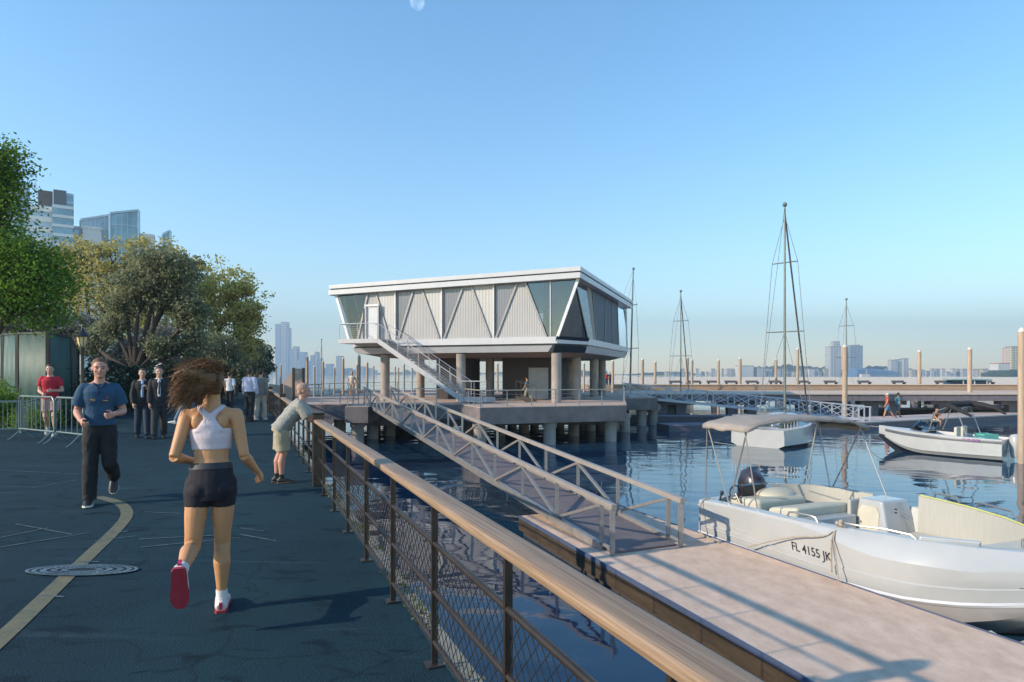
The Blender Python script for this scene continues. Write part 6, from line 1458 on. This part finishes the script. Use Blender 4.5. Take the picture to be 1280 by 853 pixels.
# ---------------- walkers further up the path
C_jean = cloth('pale_blue_jeans', (.10,.19,.27)); C_pinkt = cloth('dusty_pink_top', (.45,.20,.19)); C_lil = cloth('lilac_white_shirt', (.45,.45,.58), var=.05); C_beige = cloth('beige_grey_shirt', (.20,.18,.155)); C_tan = cloth('stone_trousers', (.42,.36,.30))
person('walker in pink top and pale blue jeans striding left behind the jogging woman', ground(236, 20.5), R_(95), 1.64, SK_fair, lean=10, fem=True, arms=((34,8,30,0),(-24,8,25,0)), legs=((34,2,8,10),(-28,2,26,-30)), top=dict(mat=C_pinkt, sleeve=.8, pad=.008, hem=.0), bottom=dict(mat=C_jean, leg=1.85, pad=.008), shoes=(S_solew,S_solew), hair=dict(mat=H_dkbr), vox=.014)
person('woman in white top and black trousers walking away by the jogger head', ground(287, 27), R_(10), 1.68, SK_fair, fem=True, arms=((10,8,15,0),(-10,8,15,0)), legs=((10,2,4,0),(-10,2,14,-8)), top=dict(mat=C_shirtw, sleeve=.9, pad=.009, hem=-.01), bottom=dict(mat=C_blk, leg=2, pad=.008), shoes=(S_black,S_black), hair=dict(mat=H_dkbr), vox=.015)
person('man in lilac white shirt and dark trousers walking away', ground(312, 21.3), R_(-4), 1.79, SK_brown, arms=((4,10,18,4),(-4,14,30,10)), legs=((8,2,3,0),(-7,2,10,-6)), top=dict(mat=C_lil, sleeve=1.9, pad=.012, hem=.03, name='shirt'), bottom=dict(mat=C_suit, leg=2.0, pad=.012, flare=.006), shoes=(S_black,S_black), hair=dict(mat=H_dkbr), vox=.013)
person('man in beige grey shirt and stone trousers walking beside the railing', ground(326, 22.0), R_(5), 1.76, SK_fair, arms=((4,8,12,2),(-6,8,12,2)), legs=((-9,2,10,-6),(8,2,3,0)), top=dict(mat=C_beige, sleeve=1.8, pad=.012, hem=-.04, flare=.008), bottom=dict(mat=C_tan, leg=2.0, pad=.009), shoes=(S_solew,S_solew), hair=dict(mat=H_dkbr), vox=.013)
# ---------------- people on the pier and docks
person('bare chested man with a cap standing on the pier left of the building', ground(440, 42.6), PI, 1.74, SK_tan, arms=((0,24,40,8),(0,24,40,8)), legs=((3,4,2,0),(-3,4,2,0)), bottom=dict(mat=C_tan, leg=.6, pad=.012, name='shorts'), shoes=(S_solew,S_solew), hair=dict(mat=mat('straw_cap', (.45,.38,.25), .8), name='cap'), top=dict(mat=cloth('white_vest', (.55,.55,.55)), sleeve=.12, pad=.006, hem=.10), vox=.018)
person('person in blue t-shirt and khaki trousers walking under the building', ground(659, 37.6), R_(70), 1.42, SK_tan, arms=((14,10,20,0),(-14,10,20,0)), legs=((14,2,4,0),(-14,2,14,-8)), top=dict(mat=cloth('steel_blue_tee', (.10,.20,.28)), sleeve=.6, pad=.010, hem=-.01), bottom=dict(mat=C_khaki, leg=1.95, pad=.008), shoes=(S_solew,S_solew), hair=dict(mat=H_dkbr), vox=.016)
def gd(u, v): return on(u, v, DZ)
person('walker in white cap, red vest and denim shorts on the far dock', gd(1109.5, 522.5), R_(75), 1.78, SK_tan, lean=3, arms=((12,8,20,0),(-12,8,20,0)), legs=((22,2,6,4),(-20,2,18,-14)), top=dict(mat=cloth('red_vest', (.38,.05,.05)), sleeve=.25, pad=.010, hem=-.01), bottom=dict(mat=C_jean, leg=.9, pad=.014, name='shorts'), shoes=(mat('maroon_shoe',(.2,.05,.05),.6),S_solew), hair=dict(mat=mat('white_cap', (.65,.65,.62), .8), name='cap'), vox=.018)
person('walker in black t-shirt with blue print and dark shorts on the far dock', gd(1122.5, 522), R_(-75), 1.8, SK_brown, lean=2, arms=((12,8,20,0),(-12,8,20,0)), legs=((22,2,6,4),(-18,2,18,-14)), top=dict(mat=cloth('black_blue_tee', (.02,.02,.025), scale=3, col2=(.08,.25,.35)), sleeve=.7, pad=.014, hem=-.03), bottom=dict(mat=cloth('slate_shorts', (.06,.09,.12)), leg=.95, pad=.014, name='shorts'), shoes=(MATS['maroon_shoe'],S_solew), hair=dict(mat=H_dkbr), vox=.018)
person('person sitting on the far dock edge behind the speedboat bow', gd(1170, 527)+V((0,.15,0)), PI, 1.7, SK_tan, lean=22, sit=.12, arms=((40,10,20,10),(40,10,20,10)), legs=((80,14,110,0),(80,14,110,0)), top=dict(mat=cloth('brown_top', (.16,.09,.05)), sleeve=.7, pad=.010, hem=-.01), bottom=dict(mat=C_tan, leg=.9, pad=.01, name='shorts'), shoes=(S_black,S_black), hair=dict(mat=H_dkbr), vox=.02)
for u, mt_, lb in ((758.5, C_red, 'tiny figure in red on the outer pier, left of a pair by the slim pile'), (762.5, C_suitn, 'tiny figure in navy on the outer pier, right of a pair by the slim pile')):
    q = V(((u-640)/F*80, 80, .12)); person(lb, q, R_(20), 1.62, SK_tan, top=dict(mat=mt_, sleeve=.6, pad=.012, hem=-.01), bottom=dict(mat=C_suitn, leg=2, pad=.01), shoes=(S_black,S_black), hair=dict(mat=H_dkbr), vox=.03, face=False)
